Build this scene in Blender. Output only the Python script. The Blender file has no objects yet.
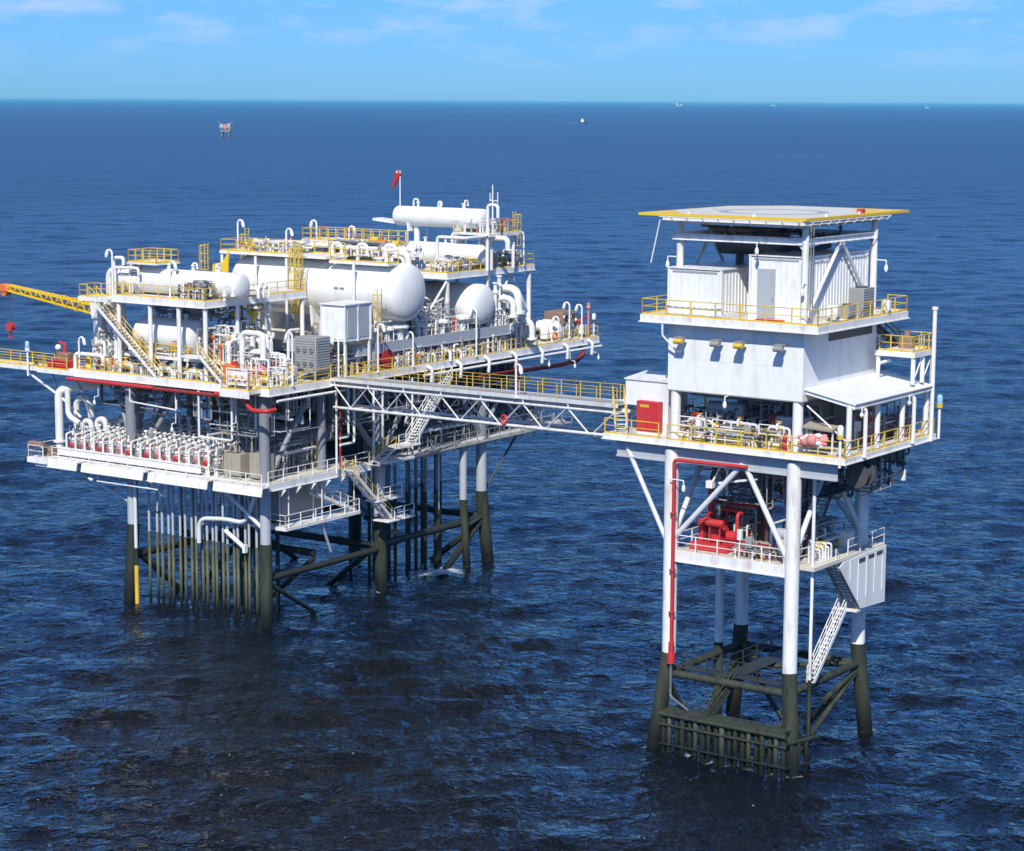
import bpy, math, random
import numpy as np
from mathutils import Vector, Matrix
PI = math.pi
rnd = random.Random(7)
scene = bpy.context.scene
COL = scene.collection

# ------------------------------------------------------------------ materials
def _nt(name):
    m = bpy.data.materials.new(name); m.use_nodes = True
    nt = m.node_tree
    return m, nt, nt.nodes['Principled BSDF']

def paint(name, col, rough=0.45, metal=0.0, dirt=(0.30, 0.17, 0.08), amount=0.35, scale=1.6, streak=True, bump=0.0, wet=False, lo=.52, hi=.74):
    """weathered paint: slight tone change, vertical rust and grime streaks with shapes of their own"""
    m, nt, b = _nt(name)
    N = nt.nodes; L = nt.links
    tc = N.new('ShaderNodeTexCoord')
    mp = N.new('ShaderNodeMapping'); mp.inputs['Scale'].default_value = (1, 1, 0.22) if streak else (1, 1, 1)
    L.new(tc.outputs['Object'], mp.inputs['Vector'])
    n1 = N.new('ShaderNodeTexNoise'); n1.inputs['Scale'].default_value = scale; n1.inputs['Detail'].default_value = 8; n1.inputs['Roughness'].default_value = .72
    L.new(mp.outputs['Vector'], n1.inputs['Vector'])
    r1 = N.new('ShaderNodeValToRGB'); r1.color_ramp.elements[0].position = lo; r1.color_ramp.elements[1].position = hi
    L.new(n1.outputs['Fac'], r1.inputs['Fac'])
    n2 = N.new('ShaderNodeTexNoise'); n2.inputs['Scale'].default_value = .55; n2.inputs['Detail'].default_value = 3
    L.new(tc.outputs['Object'], n2.inputs['Vector'])
    mul = N.new('ShaderNodeMath'); mul.operation = 'MULTIPLY'; mul.inputs[1].default_value = amount
    L.new(r1.outputs['Color'], mul.inputs[0])
    tone = N.new('ShaderNodeMix'); tone.data_type = 'RGBA'
    tone.inputs['A'].default_value = (col[0]*.86, col[1]*.87, col[2]*.88, 1); tone.inputs['B'].default_value = (*col, 1)
    L.new(n2.outputs['Fac'], tone.inputs['Factor'])
    mix = N.new('ShaderNodeMix'); mix.data_type = 'RGBA'; mix.inputs['B'].default_value = (*dirt, 1)
    L.new(mul.outputs[0], mix.inputs['Factor']); L.new(tone.outputs['Result'], mix.inputs['A'])
    out = mix.outputs['Result']
    if wet:      # soaked black weed just above the sea, with a ragged edge
        gp = N.new('ShaderNodeNewGeometry'); sx = N.new('ShaderNodeSeparateXYZ'); L.new(gp.outputs['Position'], sx.inputs[0])
        na = N.new('ShaderNodeMath'); na.operation = 'MULTIPLY_ADD'; na.inputs[1].default_value = 4.0; L.new(n1.outputs['Fac'], na.inputs[0]); L.new(sx.outputs['Z'], na.inputs[2])
        rw = N.new('ShaderNodeMapRange'); rw.inputs['From Min'].default_value = 2.6; rw.inputs['From Max'].default_value = 5.2; L.new(na.outputs[0], rw.inputs['Value'])
        mw = N.new('ShaderNodeMix'); mw.data_type = 'RGBA'; mw.inputs['A'].default_value = (.012, .014, .010, 1); L.new(rw.outputs['Result'], mw.inputs['Factor']); L.new(out, mw.inputs['B']); out = mw.outputs['Result']
        rg_ = N.new('ShaderNodeMapRange'); rg_.inputs['From Min'].default_value = 2.6; rg_.inputs['From Max'].default_value = 5.2; rg_.inputs['To Min'].default_value = .22; rg_.inputs['To Max'].default_value = rough; L.new(na.outputs[0], rg_.inputs['Value']); L.new(rg_.outputs['Result'], b.inputs['Roughness'])
    L.new(out, b.inputs['Base Color'])
    b.inputs['Metallic'].default_value = metal
    if not wet: b.inputs['Roughness'].default_value = rough
    if bump:
        bp = N.new('ShaderNodeBump'); bp.inputs['Strength'].default_value = bump; bp.inputs['Distance'].default_value = .05
        L.new(n1.outputs['Fac'], bp.inputs['Height']); L.new(bp.outputs['Normal'], b.inputs['Normal'])
    return m

M = {}
M['white'] = paint('white_paint', (.84, .83, .80), .42, amount=.65, scale=1.4, lo=.5, hi=.76)
M['vessel'] = paint('vessel_white', (.82, .82, .79), .36, amount=.34, scale=.9, lo=.5, hi=.8)
M['wall'] = paint('cladding_white', (.83, .84, .82), .5, amount=.42, scale=1.1, lo=.5, hi=.78)
M['pipe'] = paint('pipe_white', (.80, .79, .75), .45, amount=.6, scale=2.2)
M['deck'] = paint('deck_paint', (.66, .62, .53), .7, amount=.5, scale=.9, streak=False, dirt=(.22, .17, .12))
M['grate'] = paint('grating_grey', (.36, .36, .34), .6, amount=.4, streak=False)
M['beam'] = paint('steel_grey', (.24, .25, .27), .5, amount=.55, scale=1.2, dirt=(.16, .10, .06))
M['legpaint'] = paint('leg_paint', (.70, .72, .74), .42, amount=.30, scale=1.3)
M['yellow'] = paint('safety_yellow', (.74, .50, .05), .5, amount=.5, lo=.46, hi=.72)
M['yellowdeck'] = paint('marking_yellow', (.82, .53, .015), .5, amount=.15, streak=False)
M['red'] = paint('fire_red', (.55, .030, .034), .5, amount=.5, lo=.46, hi=.74, dirt=(.30, .09, .07))
M['deepred'] = paint('dark_red_pipe', (.30, .03, .03), .5, amount=.4)
M['orange'] = paint('orange_paint', (.75, .17, .03), .5, amount=.2)
M['pink'] = paint('faded_red_canvas', (.70, .23, .21), .8, amount=.45, dirt=(.75, .6, .55), streak=False)
M['grey'] = paint('equipment_grey', (.30, .30, .29), .5, amount=.4)
M['tan'] = paint('tan_equipment', (.37, .33, .26), .55, amount=.5, dirt=(.2, .12, .07))
M['brown'] = paint('rusty_brown', (.27, .17, .12), .7, amount=.6, dirt=(.13, .06, .03))
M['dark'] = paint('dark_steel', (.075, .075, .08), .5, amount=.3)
M['green'] = paint('marine_growth', (.058, .068, .042), .7, amount=.95, scale=1.3, dirt=(.010, .013, .009), bump=1.0, wet=True, lo=.36, hi=.66)
M['legblue'] = paint('leg_bluegrey', (.44, .47, .50), .45, amount=.4, scale=1.3)
M['paleweed'] = paint('pale_weed', (.17, .185, .105), .75, amount=.8, scale=1.6, dirt=(.03, .035, .022), bump=.8, wet=True, lo=.38, hi=.64)
M['growth_dark'] = paint('wet_growth', (.030, .034, .026), .55, amount=.6, scale=2, dirt=(.012, .013, .010), bump=.8, wet=True)
M['greyblue'] = paint('door_grey', (.42, .45, .48), .45, amount=.2)
M['helitop'] = paint('helideck_white', (.64, .63, .58), .7, amount=.45, scale=.7, streak=False)
M['ring'] = paint('marking_bluegrey', (.36, .41, .46), .6, amount=.3, streak=False)
M['chrome'] = paint('bare_steel', (.5, .5, .5), .3, metal=.8, amount=.3)
M['lamp'] = paint('lamp_glass', (.80, .82, .80), .15, amount=.05)
M['bluelens'] = paint('blue_lens', (.30, .55, .75), .15, amount=.05)
M['wood'] = paint('weathered_timber', (.34, .25, .16), .8, amount=.5)

# ------------------------------------------------------------------ mesh builder
def V(*a): return Vector(a[0]) if len(a) == 1 else Vector(a)
def frame_of(d, up=Vector((0, 0, 1))):
    d = d.normalized()
    if abs(d.dot(up)) > .98: up = Vector((0, 1, 0)) if abs(d.z) > .9 else Vector((0, 0, 1))
    x = d.cross(up).normalized(); y = x.cross(d).normalized()
    return x, y, d

class MB:
    def __init__(s): s.v = []; s.f = []
    def _add(s, vs, fs):
        o = len(s.v); s.v += [tuple(p) for p in vs]; s.f += [tuple(i+o for i in f) for f in fs]; return s
    def box(s, a, b):
        x0, x1 = sorted((a[0], b[0])); y0, y1 = sorted((a[1], b[1])); z0, z1 = sorted((a[2], b[2]))
        return s._add([(x0,y0,z0),(x1,y0,z0),(x1,y1,z0),(x0,y1,z0),(x0,y0,z1),(x1,y0,z1),(x1,y1,z1),(x0,y1,z1)],
            [(0,3,2,1),(4,5,6,7),(0,1,5,4),(1,2,6,5),(2,3,7,6),(3,0,4,7)])
    def cbox(s, a, b, c=.04):
        """box with chamfered vertical and top edges"""
        x0, x1 = sorted((a[0], b[0])); y0, y1 = sorted((a[1], b[1])); z0, z1 = sorted((a[2], b[2]))
        def ring(i, z): return [(x0+c+i*0,y0,z),(x1-c,y0,z),(x1,y0+c,z),(x1,y1-c,z),(x1-c,y1,z),(x0+c,y1,z),(x0,y1-c,z),(x0,y0+c,z)]
        def inner(z): return [(x0+c,y0+c,z),(x1-c,y0+c,z),(x1-c,y0+c,z),(x1-c,y1-c,z),(x1-c,y1-c,z),(x0+c,y1-c,z),(x0+c,y1-c,z),(x0+c,y0+c,z)]
        vs = ring(0, z0) + ring(0, z1-c) + [(x0+c,y0+c,z1),(x1-c,y0+c,z1),(x1-c,y1-c,z1),(x0+c,y1-c,z1)]
        fs = [tuple(range(7,-1,-1))]
        for i in range(8): fs.append((i,(i+1)%8,8+(i+1)%8,8+i))
        fs += [(8,9,17,16),(9,10,17),(10,11,18,17),(11,12,18),(12,13,19,18),(13,14,19),(14,15,16,19),(15,8,16),(16,17,18,19)]
        return s._add(vs, fs)
    def beam(s, p, q, w, h=None, up=(0,0,1)):
        p, q = V(p), V(q); h = w if h is None else h
        x, y, d = frame_of(q-p, Vector(up)); x = x*w/2; y = y*h/2
        c = [-x-y, x-y, x+y, -x+y]
        return s._add([p+k for k in c]+[q+k for k in c], [(0,1,2,3)[::-1],(4,5,6,7),(0,1,5,4),(1,2,6,5),(2,3,7,6),(3,0,4,7)])
    def ibeam(s, p, q, w, h, t=.05):
        p, q = V(p), V(q); x, y, d = frame_of(q-p)
        o = y*(h/2-t/2)
        s.beam(p+o, q+o, w, t); s.beam(p-o, q-o, w, t); return s.beam(p, q, t*.7, h-2*t)
    def cyl(s, p, q, r, n=10, r1=None, cap=True):
        p, q = V(p), V(q); r1 = r if r1 is None else r1
        x, y, d = frame_of(q-p); vs = []; 
        for c, R in ((p, r), (q, r1)):
            for i in range(n):
                a = 2*PI*i/n; vs.append(c + x*(R*math.cos(a)) + y*(R*math.sin(a)))
        fs = [(i, (i+1) % n, n+(i+1) % n, n+i) for i in range(n)]
        if cap: fs += [tuple(range(n-1, -1, -1)), tuple(range(n, 2*n))]
        return s._add(vs, fs)
    def rev(s, p, d, prof, n=24):
        """surface of revolution: prof = [(t along d, radius)]"""
        p = V(p); x, y, d = frame_of(V(d)); vs = []; fs = []
        for t, R in prof:
            for i in range(n):
                a = 2*PI*i/n; vs.append(p + d*t + x*(R*math.cos(a)) + y*(R*math.sin(a)))
        m = len(prof)
        for k in range(m-1):
            for i in range(n):
                fs.append((k*n+i, k*n+(i+1) % n, (k+1)*n+(i+1) % n, (k+1)*n+i))
        fs += [tuple(range(n-1, -1, -1)), tuple(range((m-1)*n, m*n))]
        return s._add(vs, fs)
    def vessel(s, p, q, r, n=36, head=.42):
        """pressure vessel between the outer tips p and q with domed heads"""
        p, q = V(p), V(q); Ln = (q-p).length; h = r*head; prof = []
        for i in range(9):
            a = PI/2*i/8; prof.append((h-h*math.cos(a), max(r*math.sin(a), .004)))
        for k in range(1, 6): prof.append((h+(Ln-2*h)*k/6, r))
        for i in range(9):
            a = PI/2*(8-i)/8; prof.append((Ln-h+h*math.cos(a), max(r*math.sin(a), .004)))
        return s.rev(p, q-p, prof, n)
    def sphere(s, c, r, n=14, sq=(1, 1, 1)):
        c = V(c); vs = [c+Vector((0,0,-r*sq[2]))]; fs = []; m = n//2
        for k in range(1, m):
            a = -PI/2+PI*k/m
            for i in range(n):
                b = 2*PI*i/n; vs.append(c+Vector((r*sq[0]*math.cos(a)*math.cos(b), r*sq[1]*math.cos(a)*math.sin(b), r*sq[2]*math.sin(a))))
        vs.append(c+Vector((0,0,r*sq[2])))
        for i in range(n): fs.append((0, 1+(i+1) % n, 1+i))
        for k in range(m-2):
            for i in range(n): fs.append((1+k*n+i, 1+k*n+(i+1) % n, 1+(k+1)*n+(i+1) % n, 1+(k+1)*n+i))
        T = len(vs)-1
        for i in range(n): fs.append((T, 1+(m-2)*n+i, 1+(m-2)*n+(i+1) % n))
        return s._add(vs, fs)
    def tube(s, pts, r, n=8, bend=None, cap=True):
        """pipe along a path with rounded elbows"""
        P = [V(p) for p in pts]; bend = (2.2*r if bend is None else bend); path = [P[0]]
        for i in range(1, len(P)-1):
            a = P[i-1]-P[i]; b = P[i+1]-P[i]; la, lb = a.length, b.length
            if la < 1e-6 or lb < 1e-6: continue
            k = min(bend, la*.49, lb*.49); a.normalize(); b.normalize()
            if a.dot(b) < -.999: path.append(P[i]); continue
            for j in range(6):
                t = j/5; path.append((P[i]+a*k)*(1-t)**2 + P[i]*(2*t*(1-t)) + (P[i]+b*k)*t*t)
        path.append(P[-1]); vs = []; fs = []; x = None
        for i, p in enumerate(path):
            d = (path[min(i+1, len(path)-1)]-path[max(i-1, 0)]).normalized()
            if x is None: x, y, _ = frame_of(d)
            else:
                x = (x-d*x.dot(d))
                if x.length < 1e-4: x, y, _ = frame_of(d)
                x.normalize(); y = d.cross(x)
            y = d.cross(x)
            for k in range(n):
                a = 2*PI*k/n; vs.append(p+x*(r*math.cos(a))+y*(r*math.sin(a)))
        m = len(path)
        for k in range(m-1):
            for i in range(n): fs.append((k*n+i, k*n+(i+1) % n, (k+1)*n+(i+1) % n, (k+1)*n+i))
        if cap: fs += [tuple(range(n-1, -1, -1)), tuple(range((m-1)*n, m*n))]
        return s._add(vs, fs)
    def ring(s, c, d, R, r, n=20, m=6):
        c = V(c); x, y, d = frame_of(V(d)); vs = []; fs = []
        for i in range(n):
            a = 2*PI*i/n; e = x*math.cos(a)+y*math.sin(a)
            for j in range(m):
                b = 2*PI*j/m; vs.append(c+e*(R+r*math.cos(b))+d*(r*math.sin(b)))
        for i in range(n):
            for j in range(m): fs.append((i*m+j, ((i+1) % n)*m+j, ((i+1) % n)*m+(j+1) % m, i*m+(j+1) % m))
        return s._add(vs, fs)
    def flange(s, c, d, r, t=.08):
        c = V(c); d = V(d).normalized(); return s.cyl(c-d*t/2, c+d*t/2, r, 12)
    def wheel(s, c, d, R):
        c = V(c); x, y, d = frame_of(V(d)); s.ring(c, d, R, R*.09, 16, 5)
        s.cyl(c-x*R, c+x*R, R*.06, 5); return s.cyl(c-y*R, c+y*R, R*.06, 5)
    def prism(s, poly, z0, z1):
        n = len(poly); vs = [(x, y, z0) for x, y in poly]+[(x, y, z1) for x, y in poly]
        return s._add(vs, [tuple(range(n-1, -1, -1)), tuple(range(n, 2*n))]+[(i, (i+1) % n, n+(i+1) % n, n+i) for i in range(n)])
    def plate(s, poly, th):
        """planar polygon given in 3-D, thickened downwards along its normal"""
        P = [V(p) for p in poly]; nrm = (P[1]-P[0]).cross(P[2]-P[0]).normalized()*th; n = len(P)
        return s._add(P+[p-nrm for p in P], [tuple(range(n)), tuple(range(2*n-1, n-1, -1))]+[(i, n+i, n+(i+1) % n, (i+1) % n) for i in range(n)])
    # --- compound members
    def rails(s, pts, h=1.1, sp=1.9, r=.036, closed=False, toe=True, posts=True):
        P = [V(p) for p in pts]
        if closed: P = P+[P[0]]
        up = Vector((0, 0, 1))
        for a, b in zip(P, P[1:]):
            n = max(1, round((b-a).length/sp))
            for hh, rr in ((h, r), (h*.54, r*.8)): s.cyl(a+up*hh, b+up*hh, rr, 6, cap=False)
            if toe: s.beam(a+up*.08, b+up*.08, .02, .14)
            for i in range(n+1):
                p = a+(b-a)*(i/n)
                s.cyl(p, p+up*h, r*1.4, 6)
        return s
    def steps(s, p, q, w, side=None):
        """stair flight from top p to bottom q, treads w wide across `side`"""
        p, q = V(p), V(q); d = q-p
        sd = V(side).normalized() if side else Vector((0, 0, 1)).cross(Vector((d.x, d.y, 0))).normalized()
        for k in (-1, 1): s.beam(p+sd*(k*w/2), q+sd*(k*w/2), .06, .26)
        n = max(3, int(abs(d.z)/.24)); run = Vector((d.x, d.y, 0)).normalized()
        for i in range(n+1):
            c = p+d*(i/n); s.beam(c-sd*(w/2), c+sd*(w/2), .24, .035)
        return s
    def handrail(s, p, q, w, h=1.0, side=None, r=.036):
        p, q = V(p), V(q); d = q-p; up = Vector((0, 0, 1))
        sd = V(side).normalized() if side else up.cross(Vector((d.x, d.y, 0))).normalized()
        n = max(2, round(d.length/1.2))
        for k in (-1, 1):
            a, b = p+sd*(k*w/2), q+sd*(k*w/2)
            s.cyl(a+up*h, b+up*h, r, 6); s.cyl(a+up*h*.55, b+up*h*.55, r*.8, 6)
            for i in range(n+1):
                c = a+(b-a)*(i/n); s.cyl(c, c+up*h, r, 6)
        return s
    def ladder(s, base, z1, out, w=.5):
        b = V(base); o = V(out).normalized(); sd = Vector((0, 0, 1)).cross(o)
        for k in (-1, 1): s.beam(b+sd*(k*w/2), Vector((b.x, b.y, z1))+sd*(k*w/2), .07, .05)
        z = b.z+.3
        while z < z1: s.cyl(Vector((b.x, b.y, z))-sd*(w/2), Vector((b.x, b.y, z))+sd*(w/2), .02, 5); z += .3
        return s
    def cage(s, base, z0, z1, out, R=.42):
        b = V(base); o = V(out).normalized(); sd = Vector((0, 0, 1)).cross(o); z = z0; hoops = []
        while z <= z1+.01:
            pts = [Vector((b.x, b.y, z))+o*(R*.9+R*math.sin(a))+sd*(R*math.cos(a)) for a in [PI*(-.25+1.5*i/10) for i in range(11)]]
            hoops.append(pts); s.tube(pts, .03, 5, bend=.01); z += .75
        for k in (1, 3, 5, 7, 9):
            s.cyl(hoops[0][k], hoops[-1][k], .028, 5)
        return s
    def louvers(s, a, b, n, axis):
        """thin slats proud of a face spanned by a..b (axis: index of the normal)"""
        z0, z1 = a[2], b[2]
        for i in range(n):
            z = z0+(z1-z0)*(i+.5)/n; p = list(a); q = list(b); p[2] = z-.02; q[2] = z+.02; s.box(p, q)
        return s

def mesh_from(name, mb, mat, off=(0, 0, 0)):
    me = bpy.data.meshes.new(name)
    o = Vector(off)
    me.from_pydata([(p[0]-o.x, p[1]-o.y, p[2]-o.z) for p in mb.v], [], mb.f)
    for m in (mat if isinstance(mat, (list, tuple)) else [mat]): me.materials.append(M[m])
    me.polygons.foreach_set('use_smooth', [True]*len(me.polygons))
    me.update(); me.set_sharp_from_angle(angle=math.radians(38))
    return me

# ------------------------------------------------------------------ frames of the two platforms (u to the right and back, v to the left and back)
class Frame:
    def __init__(s, x, y, deg): s.o = Vector((x, y, 0)); s.a = math.radians(deg); s.m = Matrix.Translation(s.o) @ Matrix.Rotation(s.a, 4, 'Z')
    def w(s, u, v, z): return s.m @ Vector((u, v, z))
LF = Frame(-21.1, 181.1, 55.5)
RF = Frame(18.8, 140.9, 54.5)
WF = Frame(0, 0, 0)
BASE = {}

def _tag(o, label, cat, group=None, kind=None):
    o['label'] = label; o['category'] = cat
    if group: o['group'] = group
    if kind: o['kind'] = kind
def thing(name, label, cat, fr, base, group=None):
    o = bpy.data.objects.new(name, None); COL.objects.link(o); o.empty_display_size = .3
    o.matrix_world = fr.m @ Matrix.Translation(Vector(base)); BASE[o.name] = Vector(base)
    _tag(o, label, cat, group); return o
def part(name, mb, mat, parent, label=None):
    b = BASE[parent.name]
    o = bpy.data.objects.new(name, mesh_from(name, mb, mat, b)); COL.objects.link(o); o.parent = parent
    BASE[o.name] = b
    if label: o['label'] = label
    return o
def single(name, mb, mat, label, cat, fr, base, group=None, kind=None):
    o = bpy.data.objects.new(name, mesh_from(name, mb, mat, base)); COL.objects.link(o)
    o.matrix_world = fr.m @ Matrix.Translation(Vector(base)); BASE[o.name] = Vector(base)
    _tag(o, label, cat, group, kind); return o
def kids(o): return list(o.children)
def dup(root, fr, base, label=None, rot=0., group=None, scale=1.0):
    def rec(o, par):
        c = o.copy(); COL.objects.link(c)
        if par is not None: c.parent = par; c.matrix_parent_inverse = o.matrix_parent_inverse.copy()
        for k in kids(o): rec(k, c)
        return c
    r = rec(root, None); r.matrix_world = fr.m @ Matrix.Translation(Vector(base)) @ Matrix.Rotation(rot, 4, 'Z') @ Matrix.Scale(scale, 4)
    BASE[r.name] = Vector(base)
    if label: r['label'] = label
    if group: r['group'] = group
    return r
ORD = ['first','second','third','fourth','fifth','sixth','seventh','eighth','ninth','tenth','eleventh','twelfth','thirteenth','fourteenth','fifteenth','sixteenth','seventeenth','eighteenth','nineteenth','twentieth']
def bx(a, b): return MB().box(a, b)

def deck(root, name, u0, u1, v0, v1, zt, th, top='deck', side='white', grid=2.6, frame='beam', fascia=.16):
    """plated deck: plate, edge girders and a grid of beams below"""
    part(name, bx((u0+.02, v0+.02, zt-.07), (u1-.02, v1-.02, zt)), top, root)
    e = MB()
    for a, b in (((u0, v0, zt-th), (u0+fascia, v1, zt+.03)), ((u1-fascia, v0, zt-th), (u1, v1, zt+.03)),
                 ((u0+fascia, v0, zt-th), (u1-fascia, v0+fascia, zt+.029)), ((u0+fascia, v1-fascia, zt-th), (u1-fascia, v1, zt+.029))):
        e.box(a, b)
    for a, b in (((u0-.10, v0-.1, zt-th), (u0-.002, v1+.1, zt-th+.06)), ((u0-.002, v0-.10, zt-th), (u1+.1, v0-.002, zt-th+.061))):
        e.box(a, b)
    part('edge_girder', e, side, root)
    g = MB(); n = max(1, int((u1-u0)/grid)); m = max(1, int((v1-v0)/grid))
    for i in range(1, n+1):
        u = u0+(u1-u0)*i/(n+1); g.ibeam((u, v0+fascia, zt-.08-th*.45), (u, v1-fascia, zt-.08-th*.45), .2, th*.86)
    for i in range(1, m+1):
        v = v0+(v1-v0)*i/(m+1); g.ibeam((u0+fascia, v, zt-.09-th*.4), (u1-fascia, v, zt-.09-th*.4), .16, th*.66)
    part('deck_frame', g, frame, root)
def railpart(root, pts, mat='yellow', **k): return part('guard_rail', MB().rails(pts, **k), mat, root)
def stair(root, p, q, w, mat='white', rail='yellow', side=None):
    s = part('stair', MB().steps(p, q, w, side), mat, root); part('handrail', MB().handrail(p, q, w, 1.0, side), rail, s); return s
def col(root, u, v, z0, z1, r=.17, mat='white', name='column'): return part(name, MB().cyl((u, v, z0), (u, v, z1), r, 12), mat, root)
def brace(root, p, q, r=.2, mat='legpaint', name='brace'): return part(name, MB().cyl(p, q, r, 12), mat, root)
def leg(root, u, v, ztop, zj, r, rl, bu=0, bv=0, upper='legpaint', lower='green'):
    """white leg above the splash zone; the growth-covered jacket leg below it leans outwards"""
    o = part('leg', MB().cyl((u, v, zj), (u, v, ztop), r, 20), upper, root)
    s = MB().cyl((u+bu*1.25, v+bv*1.25, -2.0), (u, v, zj-.003), rl, 20, r1=rl*.96)
    part('splash_zone', s, lower, o); return o
# ------------------------------------------------------------------ camera, sun, sky
F_PX, CAM_H = 2150.0, 45.0
pitch = math.atan((851/2-101.6)/F_PX); roll = 0.0052
fw = Vector((0, math.cos(pitch), -math.sin(pitch))); r0 = Vector((1, 0, 0)); u0_ = r0.cross(fw)
rt = r0*math.cos(roll)+u0_*math.sin(roll); upv = rt.cross(fw)
cam = bpy.data.cameras.new('camera'); cam.sensor_width = 36; cam.lens = F_PX*36/1024; cam.clip_start = 1; cam.clip_end = 150000
co = bpy.data.objects.new('camera', cam); COL.objects.link(co)
co.matrix_world = Matrix(((rt.x, upv.x, -fw.x, 0), (rt.y, upv.y, -fw.y, 0), (rt.z, upv.z, -fw.z, CAM_H), (0, 0, 0, 1)))
scene.camera = co
SUN_EL = math.radians(44)
sd = (LF.m.to_3x3() @ Vector((.93, .44, 0))).normalized()          # horizontal travel of the light
sun_dir = Vector((sd.x*math.cos(SUN_EL), sd.y*math.cos(SUN_EL), -math.sin(SUN_EL)))
sl = bpy.data.lights.new('sun', 'SUN'); sl.energy = 5.0; sl.angle = math.radians(.53); sl.color = (1, .96, .875)
so = bpy.data.objects.new('sun', sl); COL.objects.link(so); so.rotation_euler = sun_dir.to_track_quat('-Z', 'Y').to_euler(); so.location = (0, 0, 200)
w = bpy.data.worlds.new('World'); scene.world = w; w.use_nodes = True
nt = w.node_tree; N = nt.nodes; L = nt.links; bg = N['Background']
sky = N.new('ShaderNodeTexSky'); sky.sky_type = 'NISHITA'; sky.sun_disc = False; sky.sun_elevation = SUN_EL
sky.sun_rotation = math.atan2(-sun_dir.x, -sun_dir.y); sky.altitude = 0; sky.air_density = 1.0; sky.dust_density = .25; sky.ozone_density = 3.0
tc = N.new('ShaderNodeTexCoord'); sep = N.new('ShaderNodeSeparateXYZ'); L.new(tc.outputs['Generated'], sep.inputs[0])
tint = N.new('ShaderNodeMix'); tint.data_type = 'RGBA'; tint.blend_type = 'MULTIPLY'; tint.inputs['Factor'].default_value = 1
tr = N.new('ShaderNodeValToRGB'); tr.color_ramp.elements[0].position = 0.0; tr.color_ramp.elements[0].color = (.275, .645, 1.0, 1)
tr.color_ramp.elements[1].position = 1.0; tr.color_ramp.elements[1].color = (.45, .52, .50, 1)
for p_, c_ in ((.04, (.27, .60, .98, 1)), (.12, (.28, .80, 1.30, 1)), (.34, (.40, .88, 1.24, 1)), (.62, (.43, .60, .62, 1))):
    e_ = tr.color_ramp.elements.new(p_); e_.color = c_
L.new(sep.outputs['Z'], tr.inputs['Fac']); L.new(tr.outputs['Color'], tint.inputs['B'])
L.new(sky.outputs['Color'], tint.inputs['A'])
gain = N.new('ShaderNodeMix'); gain.data_type = 'RGBA'; gain.blend_type = 'MULTIPLY'; gain.inputs['Factor'].default_value = 1; gain.inputs['B'].default_value = (1.0, 1.05, 1.42, 1); L.new(tint.outputs['Result'], gain.inputs['A']); tint = gain
# thin broken cloud low over the horizon
mp = N.new('ShaderNodeMapping'); mp.inputs['Scale'].default_value = (22, 22, 75); mp.inputs['Location'].default_value = (3.1, .4, .2); L.new(tc.outputs['Generated'], mp.inputs['Vector'])
cn = N.new('ShaderNodeTexNoise'); cn.inputs['Scale'].default_value = 1.0; cn.inputs['Detail'].default_value = 9; cn.inputs['Roughness'].default_value = .6; L.new(mp.outputs['Vector'], cn.inputs['Vector'])
cr = N.new('ShaderNodeValToRGB'); cr.color_ramp.elements[0].position = .48; cr.color_ramp.elements[1].position = .82; L.new(cn.outputs['Fac'], cr.inputs['Fac'])
er = N.new('ShaderNodeMapRange'); er.inputs['From Min'].default_value = .012; er.inputs['From Max'].default_value = .04; er.inputs['To Max'].default_value = .65; L.new(sep.outputs['Z'], er.inputs['Value'])
cm = N.new('ShaderNodeMath'); cm.operation = 'MULTIPLY'; L.new(cr.outputs['Color'], cm.inputs[0]); L.new(er.outputs['Result'], cm.inputs[1])
mixc = N.new('ShaderNodeMix'); mixc.data_type = 'RGBA'; mixc.inputs['B'].default_value = (7.4, 7.8, 8.0, 1)
L.new(cm.outputs[0], mixc.inputs['Factor']); L.new(tint.outputs['Result'], mixc.inputs['A']); L.new(mixc.outputs['Result'], bg.inputs['Color'])
bg.inputs['Strength'].default_value = .10
scene.view_settings.view_transform = 'Standard'; scene.view_settings.look = 'None'; scene.view_settings.exposure = .03; scene.view_settings.gamma = 1
scene.render.engine = 'CYCLES'; scene.cycles.sample_clamp_indirect = 2.0

# ------------------------------------------------------------------ the sea: one sheet from below the camera to the horizon, fine where it is near
RG = np.random.default_rng(11); WAVES = []
for lam, amp, n in ((46, .12, 7), (26, .10, 9), (15, .095, 14), (9, .085, 20), (5.8, .066, 26), (3.7, .05, 28), (2.5, .034, 28)):
    for i in range(n):
        WAVES.append((lam*RG.uniform(.72, 1.35), amp/math.sqrt(n)*2.0, math.radians(102)+RG.normal(0, .5), RG.uniform(0, 2*PI)))
def wave_height(X, Y):
    out = np.zeros_like(X); ok = (np.hypot(X, Y) > 55) & (np.hypot(X, Y) < 2400) & (np.abs(np.arctan2(X, Y)) < .36); X = X[ok]; Y = Y[ok]
    R = np.hypot(X, Y); Z = np.zeros_like(X); patch = 1+.35*np.sin(X*.021+1.3+.8*np.sin(Y*.017))*np.sin(Y*.013+.4); sp = np.maximum(R*.0042, .3)
    for l, am, a, ph in WAVES:
        k = 2*PI/l; c = np.clip(2.2-sp*5/l, 0, 1); q = c > 0
        s = np.sin(k*(X[q]*math.cos(a)+Y[q]*math.sin(a))+ph+.6*np.sin(.09*X[q]+ph))
        Z[q] += am*(.36-np.abs(s)**1.3*.55-.4*s)*c[q]*(patch[q] if l < 12 else 1)
    out[ok] = Z*np.clip((2400-R)/1200, 0, 1)
    return out
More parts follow.
